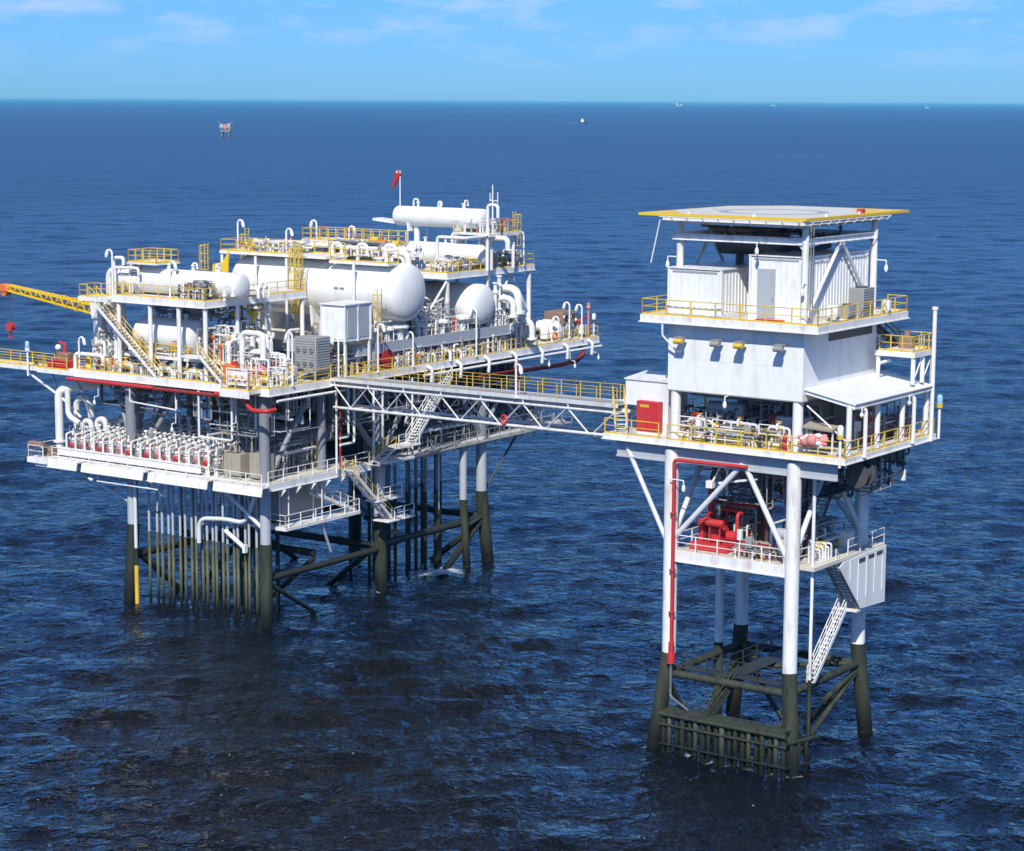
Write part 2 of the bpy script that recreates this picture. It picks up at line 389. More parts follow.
def sea():
    th = list(np.radians(np.arange(-20, 20.01, .11)))
    th = list(np.radians(np.array([-180, -150, -120, -90, -70, -55, -42, -32, -25])))+th+list(np.radians(np.array([25, 32, 42, 55, 70, 90, 120, 150])))
    th = np.array(th); r = [6., 30., 60., 80.]
    while r[-1] < 100000: r.append(r[-1]*(1.0043 if r[-1] < 1700 else 1.012 if r[-1] < 2600 else 1.06))
    r = np.array(r)
    R, T = np.meshgrid(r, th, indexing='ij'); X = R*np.sin(T); Y = R*np.cos(T)
    Z = wave_height(X, Y); rg = RG
    nr, nt_ = X.shape; idx = np.arange(nr*nt_).reshape(nr, nt_)
    a = idx[:-1]; b = idx[1:]; an = np.roll(a, -1, 1); bn = np.roll(b, -1, 1)
    q = np.stack([a, an, bn, b], -1).reshape(-1, 4)[:, ::-1]
    me = bpy.data.meshes.new('sea'); vs = np.stack([X, Y, Z], -1).reshape(-1, 3)
    me.vertices.add(len(vs)); me.vertices.foreach_set('co', vs.ravel().astype(np.float32))
    me.loops.add(q.size); me.loops.foreach_set('vertex_index', q.ravel().astype(np.int32))
    me.polygons.add(len(q)); me.polygons.foreach_set('loop_start', np.arange(0, q.size, 4, dtype=np.int32))
    me.polygons.foreach_set('use_smooth', [True]*len(q)); me.update(calc_edges=True); me.validate()
    m, nt2, b2 = _nt('sea_water'); N2 = nt2.nodes; L2 = nt2.links
    b2.inputs['Base Color'].default_value = (.004, .005, .0075, 1); b2.inputs['Roughness'].default_value = .05; b2.inputs['IOR'].default_value = 1.333
    g = N2.new('ShaderNodeNewGeometry'); prev = None
    for sc, dist, st, det in ((.035, 1.5, .5, 3), (.12, .65, .7, 3), (.36, .28, .9, 3), (1.0, .17, 1, 3), (2.8, .05, 1, 2)):
        mp2 = N2.new('ShaderNodeMapping'); mp2.inputs['Scale'].default_value = (sc*.95, sc*1.05, sc); mp2.inputs['Rotation'].default_value = (0, 0, math.radians(rg.uniform(-14, 14)))
        L2.new(g.outputs['Position'], mp2.inputs['Vector'])
        n = N2.new('ShaderNodeTexNoise'); n.noise_dimensions = '2D'; n.inputs['Scale'].default_value = 1; n.inputs['Detail'].default_value = det; n.inputs['Roughness'].default_value = .6; n.inputs['Distortion'].default_value = .35
        L2.new(mp2.outputs['Vector'], n.inputs['Vector'])
        bp = N2.new('ShaderNodeBump'); bp.inputs['Strength'].default_value = st; bp.inputs['Distance'].default_value = dist*2.2; L2.new(n.outputs['Fac'], bp.inputs['Height'])
        if prev: L2.new(prev.outputs['Normal'], bp.inputs['Normal'])
        prev = bp
    L2.new(prev.outputs['Normal'], b2.inputs['Normal'])
    ln2 = N2.new('ShaderNodeVectorMath'); ln2.operation = 'LENGTH'; L2.new(g.outputs['Position'], ln2.inputs[0])
    # far out the single waves are smaller than anything resolved here, so the sheet itself gets rougher
    rr = N2.new('ShaderNodeValToRGB'); mr2 = N2.new('ShaderNodeMapRange'); mr2.inputs['From Min'].default_value = 150; mr2.inputs['From Max'].default_value = 2400; L2.new(ln2.outputs['Value'], mr2.inputs['Value'])
    rr.color_ramp.elements[0].color = (.06, .06, .06, 1); rr.color_ramp.elements[1].color = (.28, .28, .28, 1); e2 = rr.color_ramp.elements.new(.14); e2.color = (.18, .18, .18, 1); e3 = rr.color_ramp.elements.new(.4); e3.color = (.26, .26, .26, 1)
    L2.new(mr2.outputs['Result'], rr.inputs['Fac']); L2.new(rr.outputs['Color'], b2.inputs['Roughness'])
    me.materials.append(m); o = bpy.data.objects.new('sea', me); COL.objects.link(o); o['kind'] = 'structure'
sea()

# ------------------------------------------------------------------ the air: a thin even haze that only tells over kilometres
hm = bpy.data.materials.new('haze'); hm.use_nodes = True; hn = hm.node_tree; hn.nodes.remove(hn.nodes['Principled BSDF']); pv = hn.nodes.new('ShaderNodeVolumePrincipled')
pv.inputs['Color'].default_value = (.22, .74, 1.0, 1); pv.inputs['Density'].default_value = 2.9e-5; pv.inputs['Anisotropy'].default_value = 0.0
hn.links.new(pv.outputs['Volume'], hn.nodes['Material Output'].inputs['Volume']); M['haze'] = hm
ho = bpy.data.objects.new('haze', mesh_from('haze', bx((-104000, -104000, -4), (104000, 104000, 49)), 'haze')); COL.objects.link(ho); ho['kind'] = 'stuff'
# ================================================================== right platform (helideck platform)
R_ = thing('helideck_platform', 'tall white four-legged offshore platform with yellow-edged helideck on top', 'platform', RF, (0, 0, 0))
LU, LV = 10.2, 9.5
for u, v, bu, bv in ((0, 0, -.5, -.6), (0, LV, -.4, .9), (LU, 0, 1.1, -.3), (LU, LV, .6, .9)):
    leg(R_, u, v, 21.4, 7.0, .50, .56, bu, bv, 'white')
# splash zone bracing (z 5.5 ring, diagonals), walkway round the ring
zr = 5.5
for p, q in (((0, 0, zr), (0, LV, zr)), ((0, LV, zr), (LU, LV, zr)), ((LU, LV, zr), (LU, 0, zr)), ((LU, 0, zr), (0, 0, zr))):
    brace(R_, p, q, .28, 'green')
for p, q in (((LU, 0, 5.0), (0, 0, .4)), ((LU, 0, 5.1), (5.1, 0, zr-1.6)), ((0, LV, 5), (4.4, LV, -.8)), ((LU, LV, 5), (5.0, LV, -.8)), ((LU, LV, 5.2), (LU, 5, -.8)), ((LU, 0, 5.0), (LU, 4.8, -.8)), ((0, 0, 4.5), (3.6, -.1, -.8)), ((5.4, 5, zr), (LU, LV, zr)), ((5.4, 5, zr), (LU, 0, zr)), ((5.4, 5, zr), (0, 5, zr))):
    brace(R_, p, q, .2, 'green')
part('walkway', MB().box((.4, 4.2, zr+.3), (LU-.2, 5.6, zr+.36)), 'growth_dark', R_)
part('walkway', MB().box((.45, 6.4, zr+.3), (1.5, LV-.7, zr+.36)).box((.45, 1.0, zr+.301), (1.5, 6.39, zr+.361)), 'growth_dark', R_)
railpart(R_, [(.5, .8, zr+.36), (.5, LV-.8, zr+.36)], 'growth_dark', toe=False)
railpart(R_, [(1.6, 5.6, zr+.36), (LU-.6, 5.6, zr+.36)], 'growth_dark', toe=False)
# boat landing with vertical fender pipes
bl = thing('boat_landing', 'slimy green boat landing frame of upright fender pipes at the sea surface', 'boat landing', RF, (-1.3, 4.5, 0))
for i in range(19):
    v = -.5+9.4*i/18; part('fender_pipe', MB().cyl((-1.5-.12*(i % 2), v, -1.6), (-1.5-.12*(i % 2), v, 3.1), .17 if i % 3 else .21, 10), 'paleweed' if i % 4 == 1 else 'green', bl)
for i in range(9):
    v = 1.0*i; part('rear_post', MB().cyl((-.5, v, -1.6), (-.5, v, 3.1), .15, 8), 'growth_dark', bl)
for i in range(4):
    v = .2+2.2*i; part('lattice_brace', MB().cyl((-1.0, v, 2.9), (-1.0, v+2.0, -.6), .1, 8), 'green', bl)
part('top_platform', MB().box((-1.9, -.6, 3.12), (-.4, 8.9, 3.3)), 'green', bl)
part('top_beam', MB().cyl((-1.75, -.8, 3.05), (-1.75, 9.1, 3.05), .19, 10).cyl((-1.75, -.8, 2.3), (-1.75, 9.1, 2.3), .1, 8).cyl((-1.78, -.8, .9), (-1.78, 9.1, .9), .1, 8), 'green', bl)
for v in (.4, 8.2): part('strut', MB().cyl((-1.4, v, 2.7), (0, v*.98, 3.6), .13, 8), 'green', bl)
part('back_frame', MB().cyl((-.3, -.5, 2.3), (-.3, 8.8, 2.3), .12, 8).cyl((-.3, .6, 2.3), (-.3, 4, -1), .1, 8).cyl((-.3, 8.2, 2.3), (-.3, 4.6, -1), .1, 8), 'growth_dark', bl)
part('side_frame', MB().cyl((-1.4, -.7, 2.5), (1.4, -1.5, 2.5), .13, 8).cyl((-1.4, -.7, .8), (1.4, -1.5, .8), .11, 8).cyl((-1, -.8, -1), (-1, -.8, 2.6), .12, 8).cyl((-.3, -1, -1), (-.3, -1, 2.6), .12, 8).cyl((.4, -1.2, -1), (.4, -1.2, 2.6), .12, 8), 'green', bl)
st = part('ladder', MB().steps((.9, 4.6, 5.8), (-1.2, 5.9, 2.8), .7), 'growth_dark', bl); part('handrail', MB().handrail((.9, 4.6, 5.8), (-1.2, 5.9, 2.8), .7), 'green', st)

# ---- sub-deck (z 14.3) between the legs
deck(R_, 'cellar_deck', -.2, 10.6, .2, 9.4, 14.3, .75, top='deck', grid=3)
railpart(R_, [(-.05, 9.2, 14.3), (-.05, .6, 14.3)], 'white', toe=False)
railpart(R_, [(-.05, -.1, 14.3), (3.6, -.5, 14.3)], 'white', toe=False)
railpart(R_, [(10.4, .6, 14.3), (10.4, 9.2, 14.3)], 'white', toe=False)
railpart(R_, [(.6, 9.3, 14.3), (10.2, 9.3, 14.3)], 'white', toe=False)
part('deck_wing', MB().box((.6, -1.35, 14.02), (4.3, .18, 14.27)).box((4.31, -1.35, 14.03), (11.3, -.6, 14.25)), 'deck', R_)
# stair cladding on the right
cl = MB(); poly = [(4.0, 13.7), (7.4, 10.25), (11.2, 10.05), (11.2, 14.15), (4.6, 14.0)]
cl._add([(u, -1.5, z) for u, z in poly]+[(u, -1.42, z) for u, z in poly], [(0, 1, 2, 3, 4), (9, 8, 7, 6, 5)]+[(i, 5+i, 5+(i+1) % 5, (i+1) % 5) for i in range(5)])
for i in range(5): cl.box((5.6+i*1.25, -1.53, 11.0 if i else 12.5), (5.64+i*1.25, -1.502, 13.9))
part('stair_cladding', cl, 'wall', R_)
part('cladding_window', MB().box((6.9, -1.525, 13.55), (7.9, -1.503, 13.85)).box((8.4, -1.525, 13.6), (9.3, -1.503, 13.88)).box((9.7, -1.525, 13.62), (10.7, -1.503, 13.9)), 'dark', R_)
stair(R_, (4.0, -.75, 14.0), (7.6, -.75, 10.2), .9, 'grate', 'white'); stair(R_, (6.9, -.35, 10.1), (2.4, -.35, 5.9), .55, 'white', 'white')
part('stair_landing', MB().box((7.0, -1.4, 10.02), (11.15, .4, 10.15)), 'white', R_)
railpart(R_, [(5.6, -1.3, 14.27), (11.2, -1.3, 14.27), (11.2, .2, 14.27)], 'white', toe=False)
# stairs from the cellar deck up to the main deck, behind
stair(R_, (10.0, 1.4, 21.3), (4.4, 1.4, 14.4), .9, 'dark', 'grey')
# braces between cellar deck and main deck on every face
for p, q in (((0, 3.9, 20.9), (0, LV-.2, 15.1)), ((0, 3.7, 20.7), (0, .3, 14.6)), ((5.0, 0, 20.9), (.2, 0, 15)), ((5.2, 0, 20.9), (LU-.2, 0, 15.2)), ((LU, 4.8, 20.9), (LU, .2, 15)), ((LU, 4.9, 20.9), (LU, LV, 15)), ((4.8, LV, 20.9), (.2, LV, 15)), ((5.0, LV, 20.9), (LU, LV, 15))):
    brace(R_, p, q, .19)
brace(R_, (0, 13.2, 21.2), (0, LV+.3, 14.8), .17)
# risers and caissons running down to the sea
def riser(name, label, pts, r, mat, z_join=None, low='green', group=None, cat='pipe'):
    p0 = pts[0]
    if z_join is None: return single(name, MB().tube(pts, r, 10), mat, label, cat, RF, p0, group)
    t = thing(name, label, cat, RF, p0, group); a = [p for p in pts if p[2] > z_join]; e = (a[-1][0], a[-1][1], z_join)
    part('upper_pipe', MB().tube(a+[e], r, 10), mat, t); part('lower_pipe', MB().tube([(e[0], e[1], e[2]-.003)]+[p for p in pts if p[2] < z_join], r*1.08, 10), low, t); return t
riser('caisson_pipe', 'white caisson pipe with green foot between the back and left legs', [(7.0, 9.55, 21.2), (7.0, 9.55, -1.5)], .32, 'white', 6.3)
riser('caisson_pipe', 'slender white riser beside the near leg with thin green lower pipe', [(1.2, -.9, 20.8), (1.2, -.9, -1.2)], .12, 'white', 6.4)
riser('caisson_pipe', 'slender dark riser just behind the near leg of the tall platform', [(1.3, .8, 21.0), (1.3, .8, -1.2)], .22, 'grey', 6.4)
riser('riser_pipe', 'large dark central pipe standing on the red pump deck of the tall platform', [(6.0, 5.6, 21.0), (6.0, 5.6, 14.3)], .5, 'dark')
riser('riser_pipe', 'second dark conductor pipe beside the large central one', [(4.6, 4.4, 21.0), (4.6, 4.4, 14.3)], .22, 'dark')
fm = thing('fire_main', 'bright red pipe strapped down the left leg and along under the main deck', 'pipe', RF, (-.55, 9.4, 7))
part('downpipe', MB().tube([(-.62, 8.95, 7.0), (-.62, 8.95, 20.75), (-.3, 3.4, 20.75)], .13, 10), 'red', fm)
part('end_fitting', MB().cyl((-.62, 8.95, 6.4), (-.62, 8.95, 7.1), .3, 12).cyl((-.62, 8.95, 7.1), (-.62, 8.95, 7.9), .2, 12), 'red', fm)
part('dip_tube', MB().tube([(-.62, 8.95, 6.4), (-.62, 8.95, 4.0), (-1.1, 7.2, 3.4)], .1, 8), 'chrome', fm)
for z in (10, 13, 17): part('clamp', MB().ring((-.6, 8.97, z), (0, 0, 1), .2, .05), 'deepred', fm)

# ---- main deck (z 22)
deck(R_, 'main_deck', -.65, 13.4, -4.0, 14.8, 22.05, .38, grid=3.4)
for p, q in (((0, -3.2, 21.0), (0, 14.0, 21.0)), ((LU, -3.2, 21.0), (LU, 14.0, 21.0))): part('main_girder', MB().ibeam(p, q, .35, 1.1, .08), 'legblue', R_)
for v in (0, LV): part('main_girder', MB().ibeam((.2, v, 20.98), (LU-.2, v, 20.98), .33, 1.05, .08), 'legblue', R_)
MZ = 22.05
railpart(R_, [(-.55, 14.7, MZ), (-.55, 10.3, MZ)]); railpart(R_, [(-.55, 9.6, MZ), (-.55, -3.9, MZ)]); railpart(R_, [(-.55, -3.9, MZ), (13.2, -3.9, MZ), (13.2, 14.6, MZ)])
railpart(R_, [(13.2, 14.7, MZ), (4.5, 14.7, MZ)])
for u in (0, LU): 
    for v in (0, LV): col(R_, u+(.37 if u == 0 else -.1), v+(.05 if v == 0 else 0), MZ, 25.42, .36, 'white')
for u in (.4, 4.6, 8.4, 12.2): col(R_, u, -3.7, MZ, 25.5, .19, 'white')
# canopy
part('canopy', MB().plate([(.2, -.45, 26.35), (.2, -4.25, 25.62), (12.3, -4.25, 25.62), (12.3, -.45, 26.35)], .09), 'wall', R_)
part('canopy_frame', MB().beam((.4, -.5, 26.1), (.4, -4.1, 25.4), .14, .25).beam((12.1, -.5, 26.1), (12.1, -4.1, 25.4), .14, .25).beam((6.2, -.5, 26.1), (6.2, -4.1, 25.4), .14, .25).beam((.2, -4.1, 25.36), (12.3, -4.1, 25.36), .14, .2), 'white', R_)
brace(R_, (.4, -.6, 25.2), (.9, -3.4, 22.9), .06, 'white')
# clad deckhouse between main and upper deck (open below)
H = part('deckhouse', MB().box((0, -.45, 25.5), (10.7, 9.95, 30.04)), 'wall', R_)
part('wall_seam', MB().box((-.012, 4.9, 25.5), (-.003, 4.94, 30)).box((5.3, -.465, 25.5), (5.34, -.453, 30)).box((-.012, -.44, 27.7), (-.003, 9.94, 27.72)), 'white', H)
part('bottom_flashing', MB().box((-.02, -.47, 25.42), (10.72, 9.97, 25.497)), 'grey', H)
part('gable_window', MB().box((3.5, -.475, 29.2), (10.0, -.453, 29.95)), 'dark', H)
# dark plant room below the deckhouse
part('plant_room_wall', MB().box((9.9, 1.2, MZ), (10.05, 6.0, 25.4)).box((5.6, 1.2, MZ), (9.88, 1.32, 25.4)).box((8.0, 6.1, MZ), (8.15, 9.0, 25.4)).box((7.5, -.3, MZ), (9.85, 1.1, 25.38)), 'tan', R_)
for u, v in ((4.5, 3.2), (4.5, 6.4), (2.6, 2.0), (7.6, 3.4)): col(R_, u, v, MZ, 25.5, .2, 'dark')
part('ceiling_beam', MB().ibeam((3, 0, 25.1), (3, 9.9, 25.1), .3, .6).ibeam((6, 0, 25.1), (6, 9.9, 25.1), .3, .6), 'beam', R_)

# ---- upper deck (z 30.6)
deck(R_, 'upper_deck', -.9, 12.6, -1.95, 11.7, 30.62, .5, grid=3.2)
UZ = 30.62
railpart(R_, [(-.8, 11.6, UZ), (-.8, -1.85, UZ), (12.5, -1.85, UZ), (12.5, -.4, UZ)]); railpart(R_, [(12.5, 1.6, UZ), (12.5, 11.6, UZ), (-.8, 11.6, UZ)])
for u, v in ((.1, -.35), (.35, 9.35), (LU, -.35), (LU, 9.85)):
    c = col(R_, u, v, UZ, 37.1, .24, 'white', 'helideck_column'); 
    part('bracket', MB().plate([(u-.02, v, 35.2), (u-.02, v+.9, 36.3), (u-.02, v, 36.3)], .06), 'white', c)
part('support_beam', MB().ibeam((.1, -.3, 36.0), (.1, 9.8, 36.0), .3, .5), 'white', R_); part('support_beam', MB().ibeam((LU, -.3, 36.0), (LU, 9.8, 36.0), .3, .5), 'white', R_)
part('support_beam', MB().ibeam((.4, -.35, 36.02), (LU-.3, -.35, 36.02), .28, .45), 'white', R_); part('support_beam', MB().ibeam((.4, 9.85, 36.02), (LU-.3, 9.85, 36.02), .28, .45), 'white', R_)
for p, q in (((5.1, -.35, 35.8), (.5, -.35, 31)), ((5.3, -.35, 35.8), (LU-.4, -.35, 31.2)), ((5.1, 9.85, 35.8), (.5, 9.85, 31)), ((5.3, 9.85, 35.8), (LU-.4, 9.85, 31))): brace(R_, p, q, .13, 'white')
# ---- helideck
HZ = 37.6; hu0, hu1, hv0, hv1 = -1.2, 14.3, -1.0, 11.75
hd = part('helideck', MB().prism([(hu0, hv0), (hu1, hv0), (hu1, hv1-3.2), (hu1-3.2, hv1), (hu0, hv1)], HZ-.17, HZ), 'yellowdeck', R_)
cu, cv = 5.4, 5.0
e = .55; k = 2.6
part('landing_surface', MB().prism([(hu0+.35, hv0+.35), (8.2, hv0+.35), (hu1-.35, 3.4), (hu1-.35, hv1-3.7), (hu1-3.7, hv1-.35), (hu0+4.3, hv1-.35), (hu0+.35, 8.7)], HZ+.004, HZ+.008), 'helitop', hd)
def annulus(c, r0, r1, z, n=64):
    m = MB(); vs = []
    for i in range(n):
        a = 2*PI*i/n
        for R in (r0, r1): vs.append((c[0]+R*math.cos(a), c[1]+R*math.sin(a), z))
    fs = [(2*i, 2*i+1, 2*((i+1) % n)+1, 2*((i+1) % n)) for i in range(n)]
    return m._add(vs, fs)
part('landing_circle', annulus((cu, cv), 3.1, 3.8, HZ+.013), 'ring', hd)
part('helideck_frame', MB().box((hu0+.1, hv0+.1, HZ-.46), (10.6, hv0+.3, HZ-.175)).box((hu0+.1, hv0+.301, HZ-.46), (hu0+.3, 9.9, HZ-.175)).box((10.4, hv0+.301, HZ-.46), (10.6, 9.9, HZ-.175)), 'white', hd)
g = MB()
for i in range(7): g.ibeam((hu0+.4+i*1.8, hv0+.4, HZ-.42), (hu0+.4+i*1.8, 9.8, HZ-.42), .16, .46)
g.ibeam((11.6, 1.5, HZ-.3), (11.6, 8.5, HZ-.3), .14, .24); g.ibeam((2, 9.9, HZ-.3), (10.2, 9.9, HZ-.3), .14, .24)
part('deck_beam', g, 'white', hd)
g = MB()
for i in range(10):
    i < 9 and g.cyl((hu0-.01, hv0+.4+i*1.2, HZ-.5), (hu0-.35, hv0+.4+i*1.2, HZ-.2), .035, 5); g.cyl((hu0+.6+i*1.25, hv0-.01, HZ-.5), (hu0+.6+i*1.25, hv0-.35, HZ-.2), .035, 5)
g.cyl((hu0-.35, hv0, HZ-.2), (hu0-.35, 9.9, HZ-.2), .035, 5); g.cyl((hu0, hv0-.35, HZ-.2), (10.4, hv0-.35, HZ-.2), .035, 5)
part('safety_net_frame', g, 'white', hd)
part('marker_light', MB().cyl((2.2, hv0+.3, HZ), (2.2, hv0+.3, HZ+.16), .1, 8).cyl((7, hv0+.3, HZ), (7, hv0+.3, HZ+.16), .1, 8).cyl((hu0+.3, 3, HZ), (hu0+.3, 3, HZ+.16), .1, 8).cyl((hu0+.3, 8, HZ), (hu0+.3, 8, HZ+.16), .1, 8), 'white', hd)
single('fire_extinguisher', MB().cbox((7.6, -.6, HZ+.01), (8.2, -.2, HZ+.3), .05), 'red', 'small red box lying on the white edge of the helideck', 'box', RF, (8, -.4, HZ+.01))
lad = part('ladder', MB().ladder((.1, -.85, UZ), HZ-.5, (0, -1, 0), .36), 'grey', R_)

# ---- modules standing on the upper deck
def module(name, label, u0, u1, v0, v1, z1, door=None):
    t = thing(name, label, 'cabin', RF, ((u0+u1)/2, (v0+v1)/2, UZ)); z0 = UZ+.12
    part('body', MB().box((u0, v0, z0), (u1, v1, z1)), 'wall', t)
    g = MB(); n = int((v1-v0)/.42)
    for i in range(n):
        v = v0+.2+(v1-v0-.4)*i/(n-1); g.box((u0-.05, v-.07, z0+.15), (u0-.002, v+.07, z1-.28))
    n = int((u1-u0)/.42)
    for i in range(n):
        u = u0+.2+(u1-u0-.4)*i/(n-1); g.box((u-.07, v0-.05, z0+.15), (u+.07, v0-.002, z1-.28))
    part('corrugation', g, 'wall', t)
    part('corner_frame', MB().box((u0-.07, v0-.07, z0-.1), (u0+.1, v0+.1, z1+.02)).box((u0-.07, v1-.1, z0-.1), (u0+.1, v1+.07, z1+.021)).box((u1-.1, v0-.07, z0-.1), (u1+.07, v0+.1, z1+.022)).box((u0-.06, v0+.1, z0-.1), (u0+.06, v1-.1, z0+.1)).box((u0+.1, v0-.06, z0-.1), (u1-.1, v0+.06, z0+.1)), 'white', t)
    part('roof', MB().box((u0-.1, v0-.1, z1+.025), (u1+.1, v1+.1, z1+.1)), 'white', t)
    part('vent_slots', MB().louvers((u0-.062, v0+.3, z1-.22), (u0-.052, v1-.3, z1-.1), 2, 0), 'grey', t)
    if door:
        d = part('door', MB().box((u0-.11, door[0], z0+.1), (u0-.055, door[1], door[2])), 'greyblue', t)
        part('handle', MB().box((u0-.16, door[0]+.12, z0+1.2), (u0-.112, door[0]+.2, z0+1.5)), 'grey', d)
    return t
module('equipment_module', 'white corrugated equipment module without a door, left of the two under the helideck', -.3, 9.2, 5.7, 9.8, 33.85)
module('equipment_module', 'taller white corrugated module with tall grey door under the helideck', .5, 9.9, .0, 3.95, 34.9, (2.0, 3.35, 34.1))
mh = thing('exhaust_silencer', 'dark round exhaust silencer above the left equipment module', 'silencer', RF, (4.6, 6.0, 33.9))
part('body', MB().vessel((4.6, 3.2, 35.4), (4.6, 8.8, 35.4), .75, 20), 'dark', mh); part('leg', MB().box((4.2, 4.6, 33.95), (5, 4.8, 34.9)).box((4.2, 7.0, 33.95), (5, 7.2, 34.9)), 'dark', mh)
part('exhaust_pipe', MB().tube([(4.6, 3.4, 35.3), (4.6, 2.4, 35.3), (5.6, 2.2, 35.0), (8.4, 2.2, 35.3)], .22, 10), 'dark', mh)

# ---- floodlights, lamps and lanterns
def lamp_post(fr, u, v, z0, h, du, dv, label, group='white curved lamp posts', head=.34):
    t = thing('lamp_post', label, 'lamp post', fr, (u, v, z0), group)
    d = Vector((du, dv, 0)).normalized()
    part('pole', MB().tube([(u, v, z0), (u, v, z0+h-.25), (u+d.x*.25, v+d.y*.25, z0+h), (u+d.x*.62, v+d.y*.62, z0+h-.12)], .085, 8, bend=.3).cyl((u, v, z0), (u, v, z0+.05), .2, 8), 'white', t)
    a = Vector((u+d.x*.58, v+d.y*.58, z0+h-.1)); b = a+Vector((d.x*.16, d.y*.16, -.62))
    part('lamp_head', MB().rev(a, b-a, [(0, .07), (.08, .13), (.34, .17), (.62, .13), (.66, .05)], 12), 'lamp', t); return t
def hang_lamp(fr, u, v, z, label, L_=.46, group='white hanging lamps', side=0, top=None):
    t = thing('hanging_lamp', label, 'lamp', fr, (u, v, z), group)
    part('bracket', MB().tube(([(u+(0 if side else .5), v+side, top)] if top else [])+[(u+(0 if side else .5), v+side, z+.1), (u, v, z+.1), (u, v, z-.25)], .045, 6), 'white', t)
    part('shade', MB().rev((u, v, z-.2), (0, 0, -1), [(0, .05), (.06, .1), (L_*.6, .15), (L_, .1), (L_+.05, .03)], 12), 'lamp', t); return t
for v, mat, lab in ((.95, 'grey', 'grey floodlight on the white deckhouse wall nearest the canopy end'), (8.6, 'yellow', 'yellow floodlight on the white deckhouse wall, nearest the bridge'), (5.75, 'grey', 'grey floodlight on the white deckhouse wall between two yellow ones'), (3.95, 'yellow', 'yellow floodlight on the white deckhouse wall, right of the grey one')):
    t = thing('floodlight', lab, 'floodlight', RF, (-.9, v, 29.0), 'floodlights on the deckhouse wall')
    part('housing', MB().rev((-.95, v-.34, 28.98), (0, 1, 0), [(0, .12), (.03, .2), (.65, .2), (.68, .12)], 12), mat, t); part('arm', MB().beam((-.012, v, 29.2), (-1.05, v, 29.2), .08, .08).box((-1.05, v-.3, 29.14), (-.4, v+.3, 29.27)), 'grey', t)
hang_lamp(RF, .3, 10.3, 34.5, 'white hanging lamp at the left outer corner below the helideck', side=-1.0)
hang_lamp(RF, -.5, -.5, 33.2, 'white hanging lamp on the near helideck column beside the ladder')
hang_lamp(RF, -.4, 3.0, 35.75, 'white hanging lamp between the two modules below the helideck beam')
hang_lamp(RF, 10.2, -1.3, 34.2, 'white hanging lamp on the right rear helideck column', side=1.0)
hang_lamp(RF, -.75, 8.1, 19.3, 'white lamp hung on a bracket under the main deck beside the left leg', side=1.1)
hang_lamp(RF, 1.0, -4.3, 25.2, 'white lamp under the near corner of the canopy', .3)
hang_lamp(RF, 8.2, -4.3, 25.2, 'white lamp under the outer edge of the canopy, farther right', .3)
hang_lamp(RF, -.4, 5.2, 25.3, 'white lamp hanging in the dark opening under the deckhouse')
def lantern(fr, u, v, z, h, lens, base, label):
    t = thing('navigation_lantern', label, 'lantern', fr, (u, v, z)); part('post', MB().cyl((u, v, z), (u, v, z+h), .1, 8), 'white', t)
    part('base', MB().cyl((u, v, z+h), (u, v, z+h+.3), .23, 12), base, t); part('lens', MB().rev((u, v, z+h+.3), (0, 0, 1), [(0, .2), (.15, .22), (.5, .2), (.62, .1)], 14), lens, t); return t
lantern(RF, -.8, -3.7, 21.5, 1.9, 'lamp', 'yellow', 'white marine lantern with yellow base at the near corner of the main deck')
lantern(RF, 13.6, -4.1, 21.7, 2.2, 'bluelens', 'yellow', 'blue marine lantern with yellow base at the far right corner of the main deck')
for u, v, h, lab in ((1.9, -4.15, 3.2, 'thin white post with bent top at the rail in front of the canopy'), (9.3, -4.15, 3.2, 'thin white post with bent top at the rail, far end of the canopy')):
    single('rail_post', MB().tube([(u, v, 21.9), (u, v, 21.9+h), (u-.3, v+.4, 21.9+h+.1)], .14, 8, bend=.2), 'white', lab, 'post', RF, (u, v, 21.9), 'thin white posts at the canopy rail')
# ---- stair tower behind the canopy
part('stair_platform', MB().box((9.6, -3.9, 27.95), (13.0, -.9, 28.1)).box((9.55, -3.95, 27.75), (13.05, -3.85, 28.12)).box((9.55, -3.84, 27.75), (9.65, -.9, 28.12)), 'white', R_)
railpart(R_, [(9.7, -1.2, 28.1), (9.7, -3.8, 28.1), (12.9, -3.8, 28.1), (12.9, -1.0, 28.1)], sp=.8)
stair(R_, (11.5, -.9, 28.0), (11.5, 5.2, 22.2), .9, 'white', 'brown'); stair(R_, (12.9, 2.2, 30.5), (12.9, -1.0, 28.15), .8, 'brown', 'brown')
for u, v in ((9.8, -3.75), (11.3, -3.75), (12.9, -3.75), (9.8, -1.1)): col(R_, u, v, 25.9 if u < 12 else MZ, 27.9, .16, 'white')
for p, q in (((9.8, -3.75, 26.0), (11.3, -3.75, 27.8)), ((11.3, -3.75, 26.0), (12.9, -3.75, 27.8)), ((12.9, -3.75, 25.6), (12.0, -3.75, 22.4)), ((12.0, -3.75, 25.4), (12.9, -3.75, 23.0))): brace(R_, p, q, .05, 'white')
single('antenna_post', MB().cyl((12.2, -4.15, 21.7), (12.2, -4.15, 30.9), .15, 10).cyl((12.2, -4.15, 30.9), (12.2, -4.15, 31.1), .22, 10), 'white', 'tall white post rising past the canopy to the stair platform', 'post', RF, (12.2, -4.15, 21.7))
single('vent_pipe', MB().tube([(8.8, -1.6, 26.1), (8.8, -1.6, 27.3), (10.4, -1.7, 27.35)], .12, 8), 'white', 'white bent pipe on the canopy roof below the stair platform', 'pipe', RF, (8.8, -1.6, 26.1))
single('winch', MB().cbox((11.8, -2.6, 28.11), (12.6, -1.6, 28.9), .1).cyl((12.2, -2.1, 28.9), (12.2, -2.1, 29.3), .25, 10), 'brown', 'rusty brown winch on the small stair platform', 'winch', RF, (12.2, -2.1, 28.11))

